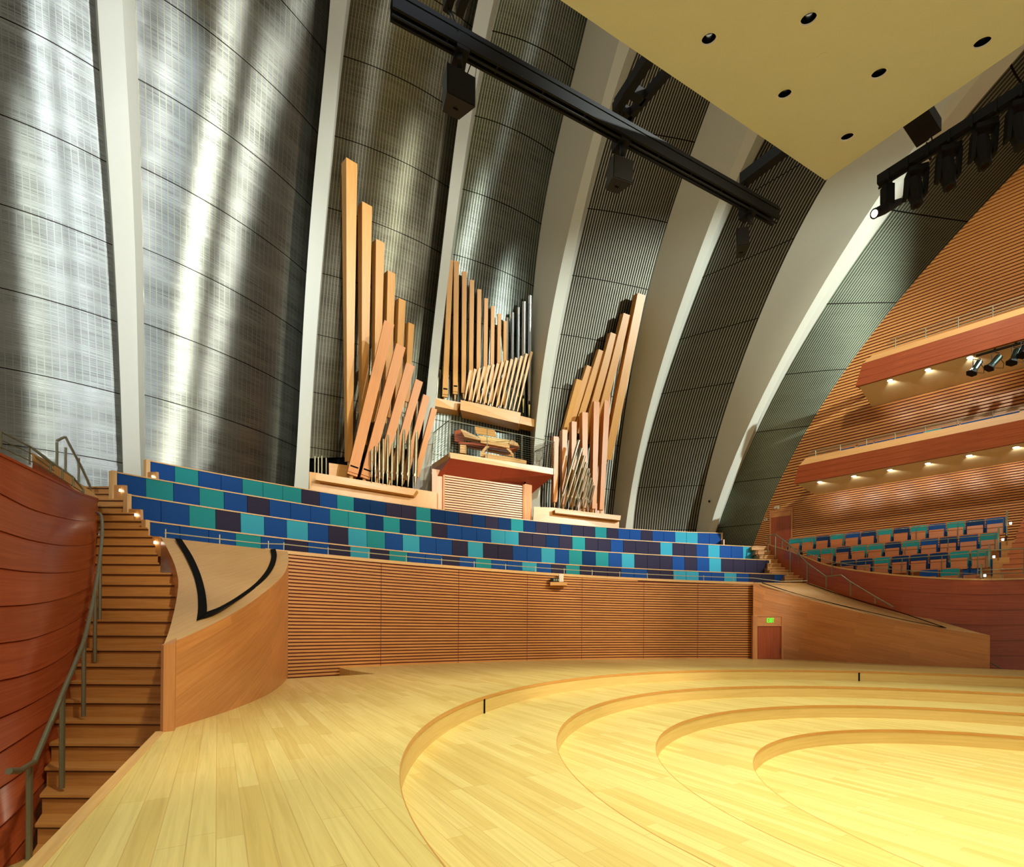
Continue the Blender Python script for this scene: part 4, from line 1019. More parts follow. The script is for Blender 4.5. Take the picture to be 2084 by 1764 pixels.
def metalpipe(bot,top,w,Yb,Yt,label,group,mat=TIN,footpx=None,w0=None):
    yy=bayY(top[0],top[1])
    if yy and Yt>yy-.6: Yt=yy-.6
    B=PY(bot[0],bot[1],Yb); T=PY(top[0],top[1],Yt); d=(T-B).normalized(); L=(T-B).length
    root=empty('metal_organ_pipe',B); tag(root,label,'organ pipe',group); r=w*Yt/F/2; fl=min(L*.35,(footpx or 18)*Yb/F)
    M=B+d*fl; m=Part(); m.tube(M,T,r*(w0 or .95),r,n=14); m.add('body',mat,root,smooth=False)
    m=Part(); m.tube(T+d*.002,T+d*.004,r*.85,n=14); m.add('open_top',VOID,root)
    m=Part(); m.tube(B,M,r*.28,r*.95,n=12); m.add('foot',mat,root)
    m=Part(); v=Vector((0,-1,0)); v=(v-d*v.dot(d)).normalized(); x=d.cross(v); c=M+v*r*.93+d*r*.7; m.hexa([c-x*r*.55-d*r*.6,c+x*r*.55-d*r*.6,c+x*r*.55-d*r*.6+v*.02,c-x*r*.55-d*r*.6+v*.02,c-x*r*.35+d*r*.8,c+x*r*.35+d*r*.8,c+x*r*.35+d*r*.8+v*.02,c-x*r*.35+d*r*.8+v*.02]); m.add('mouth',BLACK2 if mat is TIN else mat,root)
    return root
NUM=['first','second','third','fourth','fifth','sixth','seventh','eighth','ninth','tenth','eleventh','twelfth','thirteenth','fourteenth']
# left group, tall upright wooden pipes
TALL=[((709.5,940),(711,333),16,33),((739,905),(742.5,420),17,30),((764,860),(769.6,494),18,26),((786,850),(793,557),18,24),((806,835),(815,612),17,22),((826,818),(834,660),14,19)]
for i,(b,t,wb,wt) in enumerate(TALL):
    lab=['tallest wooden organ pipe of all, standing upright at the far left of the organ','second tallest upright wooden organ pipe, just right of the tallest','third upright wooden organ pipe from the left in the left group','fourth upright wooden organ pipe from the left in the left group','fifth upright wooden organ pipe from the left in the left group','shortest and rightmost upright wooden organ pipe of the left group'][i]
    Yb=rowY(b[0],3.2); woodpipe(b,t,wb,wt,Yb,Yb-1.6*(940-t[1])/600,42,lab,'upright wooden pipes of the left organ group',W_PIPE)
LEAN=[((716,968),(791,660),26,27),((742,974),(814.5,706),24,25),((770,972),(834,744),22,23),((795,975),(852,776),19,20),((822,975),(867,806),17,17.5),((846,970),(883,832),14,15)]
for i,(b,t,wb,wt) in enumerate(LEAN):
    lab=['longest leaning reddish wooden organ pipe, leftmost of the leaning ones','second longest leaning reddish wooden organ pipe in the left group','third leaning reddish wooden organ pipe from the left in the left group','fourth leaning reddish wooden organ pipe from the left in the left group','fifth leaning reddish wooden organ pipe from the left, near the white rib','shortest leaning reddish wooden organ pipe, crossing the foot of the white rib'][i]
    Yb=rowY(b[0],1.9); woodpipe(b,t,wb,wt,Yb,Yb-.5,24,lab,'leaning wooden pipes of the left organ group',W_PIPE2,mouth=i<2)
MP=[((436,597),(435,782)),((457,578),(455,784)),((478,560),(478,788)),((501,538),(498,791)),((525,515),(523,796)),((551,487),(548,798)),((584,455),(578,801)),((618,413),(606,804)),((652,370),(640,808)),((692,325),(680,813))]
for i,(t,b) in enumerate(MP):
    b=A3(*b); t=A3(*t); Yb=rowY(b[0],1.35)
    metalpipe(b,t,4.4+i*.42,Yb,Yb-.2,'%s slim bronze metal organ pipe from the left, front of the left group'%NUM[i] if i<9 else 'tallest and rightmost slim bronze metal pipe in front of the left group','bronze pipes in front of the left organ group',ZINC,footpx=22)
# a few metal pipes glimpsed at the open foot of the left bay
for i,(u,vt,vb) in enumerate(((641,934,958),(648,936,962),(655,934,964),(664,938,966))):
    Yb=rowY(u,4.6); metalpipe((u,vb+34),(u,vt-6),3.6,Yb,Yb,'%s dull metal pipe in the dark gap left of the tallest wooden pipe'%NUM[i],'dull pipes in the dark gap',ZINC,footpx=8)
# centre group
CW=[((905,808),(917,530),13,12),((926,802),(928.5,533),11.5,12.5),((943,800),(944.7,554),10.5,11.5),((957.5,815),(960,571),10,11),((972.5,815),(975,590),9.5,10.5),((986.5,820),(989,608),9,9.6),((1000,820),(1002.6,624),8.6,9.4),((1013.5,825),(1016,639),8.2,8.8),((1026,825),(1027.8,653.5),7.4,8)]
for i,(b,t,wb,wt) in enumerate(CW):
    Yb=rowY(b[0],4.3); woodpipe(b,t,wb,wt,Yb,Yb-.9,14,'leftmost upright wooden pipe above the console, half behind the white rib' if i==0 else ('%s upright wooden pipe from the left above the console'%NUM[i] if i<8 else 'shortest and rightmost upright wooden pipe above the console'),'upright wooden pipes above the console',W_PIPE,mouth=i<2)
CM=[((1031,812),(1032,646),7.2),((1042,818),(1043,636),7.6),((1054,824),(1055,626),8.2),((1065,840),(1066.5,614),9.0),((1077,852),(1078.2,602),9.8)]
for i,(b,t,w_) in enumerate(CM):
    Yb=rowY(b[0],4.5); metalpipe(b,t,w_,Yb,Yb-.6,'%s shiny silver organ pipe from the left above the console'%NUM[i] if i<4 else 'tallest shiny silver organ pipe, rightmost above the console','shiny silver pipes above the console',TIN,footpx=26)
for i,(u,vt) in enumerate(((892,748),(896.5,752),(901,745))):
    Yb=rowY(u,5.2); metalpipe((u,806),(u,vt),2.6,Yb,Yb,'%s thin dark metal pipe from the left, beside the leftmost console wood pipe'%NUM[i],'thin dark pipes left of the console group',ZINC)
FT=[(992,150),(1020,143),(1045,137),(1072,130),(1098,123),(1122,117),(1148,112),(1174,103),(1200,95),(1226,88),(1252,80),(1282,70),(1310,57),(1337,45)]
FB=[(962,312),(985,317),(1005,323),(1025,328),(1048,334),(1070,339),(1092,344),(1115,350),(1140,355),(1163,360),(1188,366),(1213,371),(1235,376),(1258,381)]
for i,(t,b) in enumerate(zip(FT,FB)):
    t=A3(*t); b=A3(*b); Yb=rowY(b[0],3.5)
    woodpipe(b,t,3.2,6.9,Yb,Yb-.3,20,'%s small tapered fan pipe of pale wood from the left above the console'%NUM[i],'fan of tapered pale wood pipes above the console',W_CAP,foot=.22)
# right group
RT=[((1234,935),(1301.5,601),20,23),((1205,905),(1273,641),18,21),((1186,900),(1246.5,680),17,19),((1170,880),(1222,714),16,17.5),((1158,870),(1198,746),15,16),((1148,880),(1177,773),14,15)]
for i,(b,t,wb,wt) in enumerate(RT):
    Yb=rowY(b[0],3.2); woodpipe(b,t,wb,wt,Yb,Yb-1.4*(940-t[1])/340,16,['tallest leaning wooden pipe of the right organ group','second tallest leaning wooden pipe of the right organ group','third tallest leaning wooden pipe of the right organ group','fourth tallest leaning wooden pipe of the right organ group','fifth tallest leaning wooden pipe of the right organ group','shortest leaning wooden pipe of the right organ group, at its left'][i],'leaning wooden pipes of the right organ group',W_PIPE)
RV=[((1222,1038),(1233.5,797),13,18),((1207,1036),(1211,819.5),13,17.5),((1188,1034),(1187.5,841),12.5,17),((1165,1030),(1166,859.5),12,15),((1146,1028),(1147,876),12,15),((1128.5,1022),(1129.5,889.5),11.5,14.5)]
for i,(b,t,wb,wt) in enumerate(RV):
    Yb=rowY(b[0],2.4); woodpipe(b,t,wb,wt,Yb,Yb-.4,22,['tallest upright front wooden pipe of the right organ group','second tallest upright front wooden pipe of the right organ group','third tallest upright front wooden pipe of the right organ group','fourth tallest upright front wooden pipe of the right organ group','fifth tallest upright front wooden pipe of the right organ group','shortest upright front wooden pipe, next to the console balcony'][i],'upright wooden pipes of the right organ group',W_PIPE2)
RM=[((1606,545),(1497,922)),((1623,590),(1525,926)),((1637,632),(1548,931)),((1647,670),(1570,934)),((1657,703),(1590,936)),((1667,732),(1610,938)),((1676,757),(1628,940)),((1684,780),(1645,942)),((1693,800),(1662,944))]
for i,(t,b) in enumerate(RM):
    b=A3(*b); t=A3(*t); Yb=rowY(b[0],1.5); metalpipe(b,t,6.4-i*.28,Yb,Yb-.3,('longest slanting bronze pipe, leftmost in front of the right group' if i==0 else '%s slanting bronze pipe from the left, front of the right group'%NUM[i]),'slanting bronze pipes in front of the right organ group',ZINC,footpx=22)

# wooden organ cases (ledges)
def prism(pts,dep,name,mat,root):
    """front polygon (pixel,depth) list extruded backwards"""
    f=[PY(*p) for p in pts]; b=[p+Vector((0,dep,0)) for p in f]; m=Part(); m.poly(f); m.poly(b[::-1])
    for i in range(len(f)): j=(i+1)%len(f); m.off=random.random()*20; m.quad(f[j],f[i],b[i],b[j])
    return m.add(name,mat,root)
def a3(x,y,Y): u,v=A3(x,y); return (u,v,Y)
Y1=lambda x,d: rowY(600+x/2.7787,d)
lc=empty('organ_case',PY(745,1000,rowY(745,1.5))); tag(lc,'pale wood organ case and ledge under the left group of pipes','organ case')
prism([a3(125,742,Y1(125,1.0)),a3(690,825,Y1(690,1.0)),a3(668,856,Y1(668,1.0)),a3(120,768,Y1(120,1.0))],.9,'ledge',W_LEDGE,lc)
prism([a3(82,722,Y1(82,1.5)),a3(125,728,Y1(125,1.5)),a3(560,800,Y1(560,1.5)),a3(803,838,Y1(803,1.5)),a3(803,990,Y1(803,1.5)),a3(82,850,Y1(82,1.5))],1.2,'case_front',W_LEDGE,lc)
prism([a3(193,672,Y1(193,3.0)),a3(330,690,Y1(330,3.0)),a3(330,770,Y1(330,3.0)),a3(193,745,Y1(193,3.0))],.5,'rear_board',W_PIPE,lc)
rc=empty('organ_case',PY(1190,1050,rowY(1190,1.8))); tag(rc,'pale wood organ case and ledge under the right group of pipes','organ case')
prism([a3(1472,930,Y1(1472,1.3)),a3(1845,970,Y1(1845,1.3)),a3(1840,996,Y1(1840,1.3)),a3(1472,954,Y1(1472,1.3))],.8,'ledge',W_LEDGE,rc)
prism([a3(1352,920,Y1(1352,1.8)),a3(1472,925,Y1(1472,1.8)),a3(1835,975,Y1(1835,1.8)),a3(1832,1080,Y1(1832,1.8)),a3(1345,1040,Y1(1345,1.8))],1.2,'case_front',W_LEDGE,rc)
prism([a3(1600,890,Y1(1600,3.2)),a3(1750,905,Y1(1750,3.2)),a3(1750,970,Y1(1750,3.2)),a3(1600,950,Y1(1600,3.2))],.5,'rear_board',W_PIPE2,rc)
# shelf above the console
YS=lambda x:Y1(x,3.0)
sh=empty('pipe_shelf',PY(985,840,rowY(985,3.0))); tag(sh,'stepped pale wood shelf carrying the pipes above the organ console','shelf')
prism([a3(792,303,Y1(792,3.5)),a3(938,330,Y1(938,3.5)),a3(920,376,Y1(920,3.5)),a3(792,350,Y1(792,3.5))],1.0,'side_shelf',W_LEDGE,sh)
o=prism([a3(938,316,YS(938)),a3(1278,388,YS(1278)),a3(1268,450,YS(1268)),a3(935,372,YS(935))],1.3,'front_shelf',W_LEDGE,sh)
prism([a3(1275,405,Y1(1275,3.4)),a3(1366,428,Y1(1366,3.4)),a3(1362,470,Y1(1362,3.4)),a3(1262,447,Y1(1262,3.4))],1.0,'side_shelf',W_LEDGE,sh)
for (x,y) in ((990,384),(1046,396),(1101,408),(1155,420),(1208,431)):
    u,v=A3(x,y); p=PZ(u,v,PY(*a3(1100,409,YS(1100))).z-.02); 
    m=Part(); c=PY(u,v,YS(x)+.35); c=Vector((c.x,c.y,PY(*A3(x,y+0),YS(x)+.35).z)); m.tube(c,c+Vector((0,0,-.03)),.09,n=12); lp=m.add('shelf_light',STEEL,sh)
# console balcony
YF=lambda x:Y1(x,.9)
cb=empty('console_balcony',PY(1020,960,rowY(1020,.9))); tag(cb,'projecting wooden console balcony in the middle of the organ','balcony')
prism([a3(875,612,YF(875)),a3(1472,705,YF(1472)),a3(1468,739,YF(1468)),a3(880,645,YF(880))],.15,'front_edge',W_LEDGE,cb)
fL=PY(*a3(878,612,YF(875))); fR=PY(*a3(1472,705,YF(1472))); bL=PY(*a3(775,668,YF(775)+3.6)); bL.z=fL.z
# platform slab with sloping underside
gl=lambda x,y,Y: PY(*a3(x,y,Y))
F0,F1=gl(880,645,YF(880)),gl(1468,739,YF(1468))
S0=PY(*A3(775,700),rowY(880,2.0)); S0.z=F0.z+.0
Bk0,Bk1=F0+Vector((-1.6,2.6,0)),F1+Vector((-1.0,3.6,0))
q0=gl(775,705,YF(880)+2.4); q0=Vector((q0.x,q0.y,F0.z))
U0,U1=gl(776,790,YF(776)+1.6),gl(845,783,YF(845)+1.6)
V0,V1=gl(1290,836,YF(1290)+2.0),gl(1340,846,YF(1340)+2.2)
m=Part(); m.poly([F0,F1,V1,V0,U1]); m.tri(F0,U1,U0); m.poly([q0,F0,U0]); m.add('soffit',W_SOFFIT,cb)
m=Part(); p0=gl(775,663,YF(880)+2.4); p0.z=fL.z; m.quad(q0,F0,fL,Vector((q0.x,q0.y,fL.z))); m.add('side_edge',W_LEDGE,cb)
m=Part(); m.poly([fL,fR,fR+Vector((0,2.6,0)),Vector((q0.x,q0.y+.6,fL.z)),Vector((q0.x,q0.y,fL.z))]); m.add('deck',W_LEDGE,cb)
for (x,y) in ((940,725),(1302,783)):
    c=gl(x,y,YF(x)+.9); m=Part(); m.tube(c+Vector((0,-.0,-.0)),c+Vector((0,-.03,-.06)),.07,n=10); m.add('soffit_light',VOID,cb)
# wall below: slatted panel and side pilasters
YP=lambda x:Y1(x,1.9)
m=Part(); z0,z1=8.0,gl(845,779,YP(845)).z+.6
a,b=gl(848,900,YP(848)),gl(1288,960,YP(1288)); a.z=b.z=0
m.quad(a+Vector((0,.1,z0)),b+Vector((0,.1,z0)),b+Vector((0,.1,z1)),a+Vector((0,.1,z1))); sp_=empty('slatted_panel',a+Vector((0,0,8))); tag(sp_,'slatted reddish wood panel below the console balcony','panel'); m.add('backing',W_GAP,sp_)
m=Part(); z=z0
while z<z1-.1: m.hexa([a+Vector((0,0,z)),b+Vector((0,0,z)),b+Vector((0,.1,z)),a+Vector((0,.1,z)),a+Vector((0,0,z+.1)),b+Vector((0,0,z+.1)),b+Vector((0,.1,z+.1)),a+Vector((0,.1,z+.1))]); z+=.165
m.add('slats',W_SLATR,sp_)
m=Part(); m.hexa([a+Vector((-.12,-.05,z0)),a+Vector((0,-.05,z0)),a+Vector((0,.1,z0)),a+Vector((-.12,.1,z0)),a+Vector((-.12,-.05,z1)),a+Vector((0,-.05,z1)),a+Vector((0,.1,z1)),a+Vector((-.12,.1,z1))]); m.add('frame',W_FIR,sp_)
m=Part(); m.hexa([b+Vector((0,-.05,z0)),b+Vector((.12,-.05,z0)),b+Vector((.12,.1,z0)),b+Vector((0,.1,z0)),b+Vector((0,-.05,z1)),b+Vector((.12,-.05,z1)),b+Vector((.12,.1,z1)),b+Vector((0,.1,z1))]); m.add('frame',W_FIR,sp_)
m=Part(); c=gl(775,900,YP(775)+.1); c.z=0; m.hexa([c+Vector((0,0,z0)),a+Vector((-.12,.05,z0)),a+Vector((-.12,1,z0)),c+Vector((0,1,z0)),c+Vector((0,0,z1+.2)),a+Vector((-.12,.05,z1+.2)),a+Vector((-.12,1,z1+.2)),c+Vector((0,1,z1+.2))]); m.add('side_board',W_FIR,sp_)
m=Part(); c=gl(1340,900,YP(1340)+.2); c.z=0; m.hexa([b+Vector((.12,.05,z0)),c+Vector((0,0,z0)),c+Vector((0,1,z0)),b+Vector((.12,1,z0)),b+Vector((.12,.05,z1+.1)),c+Vector((0,0,z1+.1)),c+Vector((0,1,z1+.1)),b+Vector((.12,1,z1+.1))]); m.add('side_board',W_FIR,sp_)
# railing of the console balcony
B1=lambda x,y:(860+x/6.9467,830+y/6.9467)
cr_=empty('console_railing',PY(916,920,YF(875))); tag(cr_,'steel post and cable railing around the organ console balcony','railing')
TP=[(378,172),(912,285),(1405,385),(1865,482)]; BP=[(376,700),(912,790),(1403,868),(1855,945)]
def yb(x): return rowY(B1(x,0)[0],.86)
for (t,b) in zip(TP,BP):
    p=PY(*B1(*t),yb(t[0])); q=PY(*B1(*b),yb(t[0])); m=Part(); m.bar(p,q,.075,.05); m.add('post',STEEL,cr_)
P=[PY(*B1(*t),yb(t[0])) for t in TP]; Q=[PY(*B1(x,y),yb(x)) for x,y in ((378,618),(912,700),(1405,775),(1865,865))]
side_t=PY(*B1(160,345),yb(378)+2.4); side_b=PY(*B1(135,770),yb(378)+2.4); bt=PY(*B1(1822,495),yb(1822)+1.2); bb=PY(*B1(1822,860),yb(1822)+1.2)
rt=PY(*B1(1585,615),yb(1585)+2.6); rb_=PY(*B1(1585,800),yb(1585)+2.6); rm=PY(*B1(1718,550),yb(1718)+2.0)
m=Part(); m.path(P,.03); m.path([P[0],side_t],.03); m.path([P[-1],bt,rm,rt],.028); m.path([side_t,side_b],.03); m.path([rt,rb_],.035); m.add('top_rail',STEEL,cr_)
for i in range(1,13):
    f=i/13; m=Part(); L=[p.lerp(q,f) for p,q in zip(P,Q)]; m.path(L,.007,5); m.path([L[0],side_t.lerp(side_b,f)],.007,5); m.path([L[-1],bt.lerp(bb,f)],.007,5); m.add('cable',STEEL,cr_); m=Part(); m.path([rm.lerp(rm-Vector((0,0,(rt-rb_).length)),f),rt.lerp(rb_,f)],.007,5); m.add('cable',STEEL,cr_)
# organ console: splayed desk with stop jambs, keyboards, curved legs, bench
oc=empty('organ_console',PY(995,930,rowY(995,2.2))); tag(oc,'pale wood organ console with curved legs and splayed stop jambs behind the railing','organ console')
YC=rowY(990,2.3)
def cq(x,y,d=0): return PY(*B1(x,y),YC+d)
def cprism(pts,dep,name,mat,d=0):
    f=[cq(x,y,d) for x,y in pts]; b=[p+Vector((0,dep,0)) for p in f]; m=Part(); m.poly(f); m.poly(b[::-1])
    for i in range(len(f)): j=(i+1)%len(f); m.quad(f[j],f[i],b[i],b[j])
    return m.add(name,mat,oc)
cprism([(820,440),(1230,520),(1228,570),(820,490)],.9,'keydesk',W_CAP)
cprism([(530,300),(560,300),(825,430),(822,462),(595,405)],.7,'stop_jamb',W_CAP,.1)
cprism([(1230,515),(1370,545),(1345,500),(1260,445),(1215,500)],.7,'stop_jamb',W_CAP,.1)
cprism([(780,385),(1235,455),(1230,520),(820,440)],.25,'manuals',W_RISER,.2)
cprism([(738,262),(1020,315),(1045,415),(755,360)],.06,'music_desk',W_LEDGE,.7)
cprism([(450,330),(530,300),(595,405),(590,470),(520,480),(450,470)],.3,'side_cheek',W_RED,.8)
cprism([(520,480),(900,500),(1235,570),(1340,560),(1230,600),(880,540),(500,500)],.7,'underframe',W_RED,.2)
cprism([(520,540),(1290,690),(1290,640),(880,560),(520,500)],.1,'rear_panel',W_SLATR,1.0)
for s,(pts) in (('l',[(905,530),(860,575),(825,630),(818,680),(850,685),(860,640),(890,590),(945,545)]),('r',[(1180,572),(1230,620),(1262,660),(1275,700),(1296,700),(1285,655),(1255,610),(1215,572)])): cprism(pts,.12,'curved_leg',W_CAP,.05)
cprism([(820,625),(885,630),(883,690),(815,680)],.3,'leg_block',W_CAP,-.1)
for i in range(26):        # stop knobs
    t=(i%13)/12; s_=i//13; m=Part(); p=cq(560+250*t,312+118*t+ s_*18,-.02); m.tube(p,p+Vector((0,-.06,0)),.022,n=6); m.add('stop_knob',WHITE,oc)
for i in range(18):
    t=(i%9)/8; m=Part(); p=cq(1085+250*t,440+62*t+(i//9)*22,-.02); m.tube(p,p+Vector((0,-.06,0)),.022,n=6); m.add('stop_knob',WHITE,oc)
ob=empty('console_bench',cq(1180,760,-.4)); tag(ob,'long pale wood pedalboard bench at the foot of the organ console','bench')
m=Part(); f=[cq(*p,-.4) for p in ((890,640),(1290,705),(1470,745),(1468,790),(890,710))]; b=[p+Vector((0,.3,0)) for p in f]; m.poly(f); [m.quad(f[(i+1)%5],f[i],b[i],b[(i+1)%5]) for i in range(5)]; m.add('seat',W_CAP,ob)
m=Part(); f=[cq(*p,-.45) for p in ((530,520),(615,525),(612,640),(527,630))]; b=[p+Vector((0,.4,0)) for p in f]; ck_=empty('floor_box',cq(570,630,-.4)); tag(ck_,'small pale upright box on the balcony deck left of the console','box'); m.poly(f); [m.quad(f[(i+1)%4],f[i],b[i],b[(i+1)%4]) for i in range(4)]; m.add('body',W_CAP,ck_)

# ================================================================== RIGGING
def pixbeam(u0,v0,Y0_,u1,v1,Y1_): return PY(u0,v0,Y0_),PY(u1,v1,Y1_)
HB=15.0
def PH(u,v,h=HB): return PZ(u,v,EYE+h)
tr_=empty('lighting_truss',PH(1180,228)); tag(tr_,'long black lighting truss crossing in front of the vault ribs','truss')
a,b=PH(797,6),PH(1578,438)
d=(b-a).normalized(); sd=Vector((-d.y,d.x,0))    # sideways, away from the viewer
m=Part(); m.bar(a+Vector((0,0,.12)),b+Vector((0,0,.12)),.36,.12); m.add('top_channel',BLACK,tr_)
m=Part(); m.bar(a-sd*.14-Vector((0,0,.12)),b-sd*.14-Vector((0,0,.12)),.06,.3); m.bar(a+sd*.14-Vector((0,0,.12)),b+sd*.14-Vector((0,0,.12)),.06,.3); m.add('side_plate',BLACK,tr_)
m=Part(); m.tube(a-sd*.05-Vector((0,0,.33)),b-sd*.05-Vector((0,0,.33)),.03); m.add('pipe',BLACK,tr_)
for i in range(24):
    m=Part(); c=a.lerp(b,(i+.5)/24)+Vector((0,0,.2)); m.box(c-sd*.1,.14,.05,.04,rz=math.atan2(d.y,d.x)); m.add('clip',GREENBLK,tr_)
m=Part()
for i in range(9):
    c=a.lerp(b,.1+i*.1)-Vector((0,0,.12)); m=Part(); m.bar(c-sd*.12,c+sd*.12,.05,.22); m.add('cross_brace',BLACK,tr_)
def bracket(u,v):
    c=PH(u,v)
    m=Part(); m.box(c-Vector((0,0,.15)),.34,.5,.42,rz=math.atan2(d.y,d.x)); m.bar(c-Vector((0,0,.3)),c-Vector((.0,.0,.75))-sd*.22-d*.1,.12,.16); m.add('clamp',BLACK,tr_)
    return c
def speaker(u,v,s,rz,tilt,roll,hang,label,attach=None):
    c=PH(u,v,HB-1.1) if attach is None else attach
    root=empty('loudspeaker',c); tag(root,label,'loudspeaker','loudspeakers hanging from the lighting truss')
    M=Matrix.Rotation(rz,3,'Z')@Matrix.Rotation(tilt,3,'X')@Matrix.Rotation(roll,3,'Y')
    W,D,H=s; P=[Vector(p) for p in ((-W/2,-D/2,-H/2),(W/2,-D/2,-H/2),(W*.3,D/2,-H/2),(-W*.3,D/2,-H/2),(-W/2,-D/2,H/2),(W/2,-D/2,H/2),(W*.3,D/2,H/2),(-W*.3,D/2,H/2))]
    m=Part(); m.hexa([c+M@p for p in P]); o=m.add('cabinet',SPEAKERM,root)
    m=Part(); m.box(c+M@Vector((0,-D/2-.012,0)),W*.93,.02,H*.94,M=M); m.add('grille',BLACK2,root)
    m=Part(); m.box(c+M@Vector((0,.02,-H/2-.005)),.12,.04,.02,M=M); m.add('handle',VOID,root)
    tp=c+M@Vector((0,0,H/2)); m=Part(); m.bar(tp+M@Vector((-W*.3,0,0)),tp+M@Vector((W*.3,0,0)),.05,.05); m.add('yoke',BLACK,root)
    m=Part(); m.path([c+M@Vector((W*.3,.1,H/2)),hang+Vector((.1,0,-.2)),hang],.014,6); m.add('chain',BLACK,root)
    m=Part(); m.path([c+M@Vector((-W*.2,0,H/2)),hang+Vector((-.15,-.1,-.45))],.02,6); m.add('strut',BLACK,root)
    pts=[c+M@Vector((W*.3,.1,H/2)),c+M@Vector((W*.5,.1,H/2))+Vector((.1,.1,.25)),hang+Vector((.22,0,-.3)),hang]
    m=Part(); m.path(spl(pts,12),.008,5); m.add('cable',BLACK2,root)
    return root
for u,v in ((937,92),(1264,277),(1522,420)): bracket(u,v)
def SY(u,v,ut,vt): return PY(u,v,PH(ut,vt).y)
speaker(0,0,(.8,.62,.62),math.radians(33),math.radians(12),math.radians(-6),PH(952,112),'largest black loudspeaker hanging from the left part of the long truss',SY(928,190,937,92))
speaker(0,0,(.72,.56,.6),math.radians(24),math.radians(10),math.radians(-4),PH(1275,292),'black loudspeaker hanging from the middle of the long truss',SY(1257,356,1264,277))
speaker(0,0,(.42,.5,.72),math.radians(-12),math.radians(-8),0,PH(1520,430),'small narrow loudspeaker hanging near the right end of the long truss',SY(1508,494,1522,420))
# hoist arms coming from behind the canopy
def arm(name,label,segs,extra=()):
    r=empty(name,segs[0][0]); tag(r,label,'hoist beam')
    for (p,q,w_,h_) in segs: m=Part(); m.bar(p,q,w_,h_); m.add('beam',BLACK,r)
    for (p,q) in extra: m=Part(); m.tube(p,q,.02); m.add('cable',BLACK2,r)
    return r
H2=16.9
arm('hoist_arm','twin black hoist beams above the middle of the long truss',[(PH(1326,108,H2),PH(1256,216,H2),.26,.35),(PH(1362,140,H2),PH(1281,236,H2),.18,.3),(PH(1272,176,H2),PH(1310,200,H2),.25,.3),(PH(1250,214,H2),PH(1284,236,H2),.2,.3)],[(PH(1262,226,H2),PH(1258,262)),(PH(1270,232,H2),PH(1262,270))])
arm('hoist_arm','single thick black hoist beam above the right end of the long truss',[(PH(1612,290,H2),PH(1510,368,H2),.34,.4)],[(PH(1516,372,H2),PH(1516,410)),(PH(1520,376,H2),PH(1522,416))])
arm('hoist_arm','black hoist beams at the top edge above the left end of the truss',[(PH(925,-30,H2),PH(908,16,H2),.2,.3),(PH(950,-20,H2),PH(934,24,H2),.2,.3)],[(PH(912,18,H2),PH(925,62)),(PH(918,22,H2),PH(932,62))])
H3=15.6
arm('hoist_arm','black hoist box beams beside the canopy above the right lighting bar',[(PH(1822,196,H3+1.3),PH(1878,284,H3+1.3),.34,.3),(PH(1858,190,H3+1.3),PH(1903,262,H3+1.3),.34,.42)],[(PH(1886,290,H3+.9),PH(1882,306,H3)),(PH(1896,280,H3+.9),PH(1900,300,H3))])
lb=empty('lighting_bar',PH(1940,290,H3)); tag(lb,'black lighting bar with moving head lamps at the upper right','truss')
a,b=PH(1788,373,H3),PH(2130,158,H3); d=(b-a).normalized(); sd=Vector((-d.y,d.x,0))
m=Part(); m.bar(a+Vector((0,0,.05)),b+Vector((0,0,.05)),.3,.3); m.add('beam',BLACK,lb)
m=Part(); m.tube(a-Vector((0,0,.18)),b-Vector((0,0,.18)),.04); m.add('pipe',BLACK,lb)
for i in range(7): m=Part(); c=a.lerp(b,(i+.6)/7.5); m.box(c+Vector((0,0,.0)),.06,.36,.36,rz=math.atan2(d.y,d.x)); m.add('coupler',BLACK,lb)
def moving(u,v,top,label,sc=1.0):
    t=PH(*top,H3-.25); c=PY(u,v+12,t.y); root=empty('moving_head_lamp',c); tag(root,label,'stage light','moving head lamps on the right lighting bar')
    rz=math.atan2(d.y,d.x)*.4; R=Matrix.Rotation(rz,3,'Z')
    L=(t.z-c.z)
    m=Part(); m.box(t-Vector((0,0,.06)),.52*sc,.4*sc,.14,M=R); m.add('base',BLACK2,root)
    for s in (-1,1):
        m=Part(); p=t+R@Vector((s*.26*sc,0,-.1)); q=c+R@Vector((s*.26*sc,0,-.18*sc)); m.bar(p,q,.1*sc,.24*sc,up=R@Vector((0,1,0))) ; m.add('yoke_arm',BLACK2,root)
    m=Part(); hd=Vector((.05,-.12,-1)).normalized(); m.tube(c-hd*.42*sc,c+hd*.1*sc,.2*sc,.21*sc,n=12); m.tube(c+hd*.1*sc,c+hd*.42*sc,.21*sc,.15*sc,n=12); hh=m.add('head',BLACK2,root)
    m=Part(); m.tube(c+hd*.42*sc,c+hd*.5*sc,.17*sc,n=12); m.add('lens_ring',BLACK,root)
    m=Part(); m.tube(c+hd*.5*sc,c+hd*.505*sc,.1*sc,n=12); m.add('lens',CHROME,root)
for (u,v,t,l) in ((1862,378,(1866,345),'leftmost of the four moving head lamps pointing down from the right bar'),(1928,341,(1932,303),'second moving head lamp from the left pointing down from the right bar'),(1999,297,(2004,257),'third moving head lamp from the left pointing down from the right bar'),(2073,256,(2078,212),'rightmost moving head lamp pointing down, cut by the photo edge')): moving(u,v,t,l)
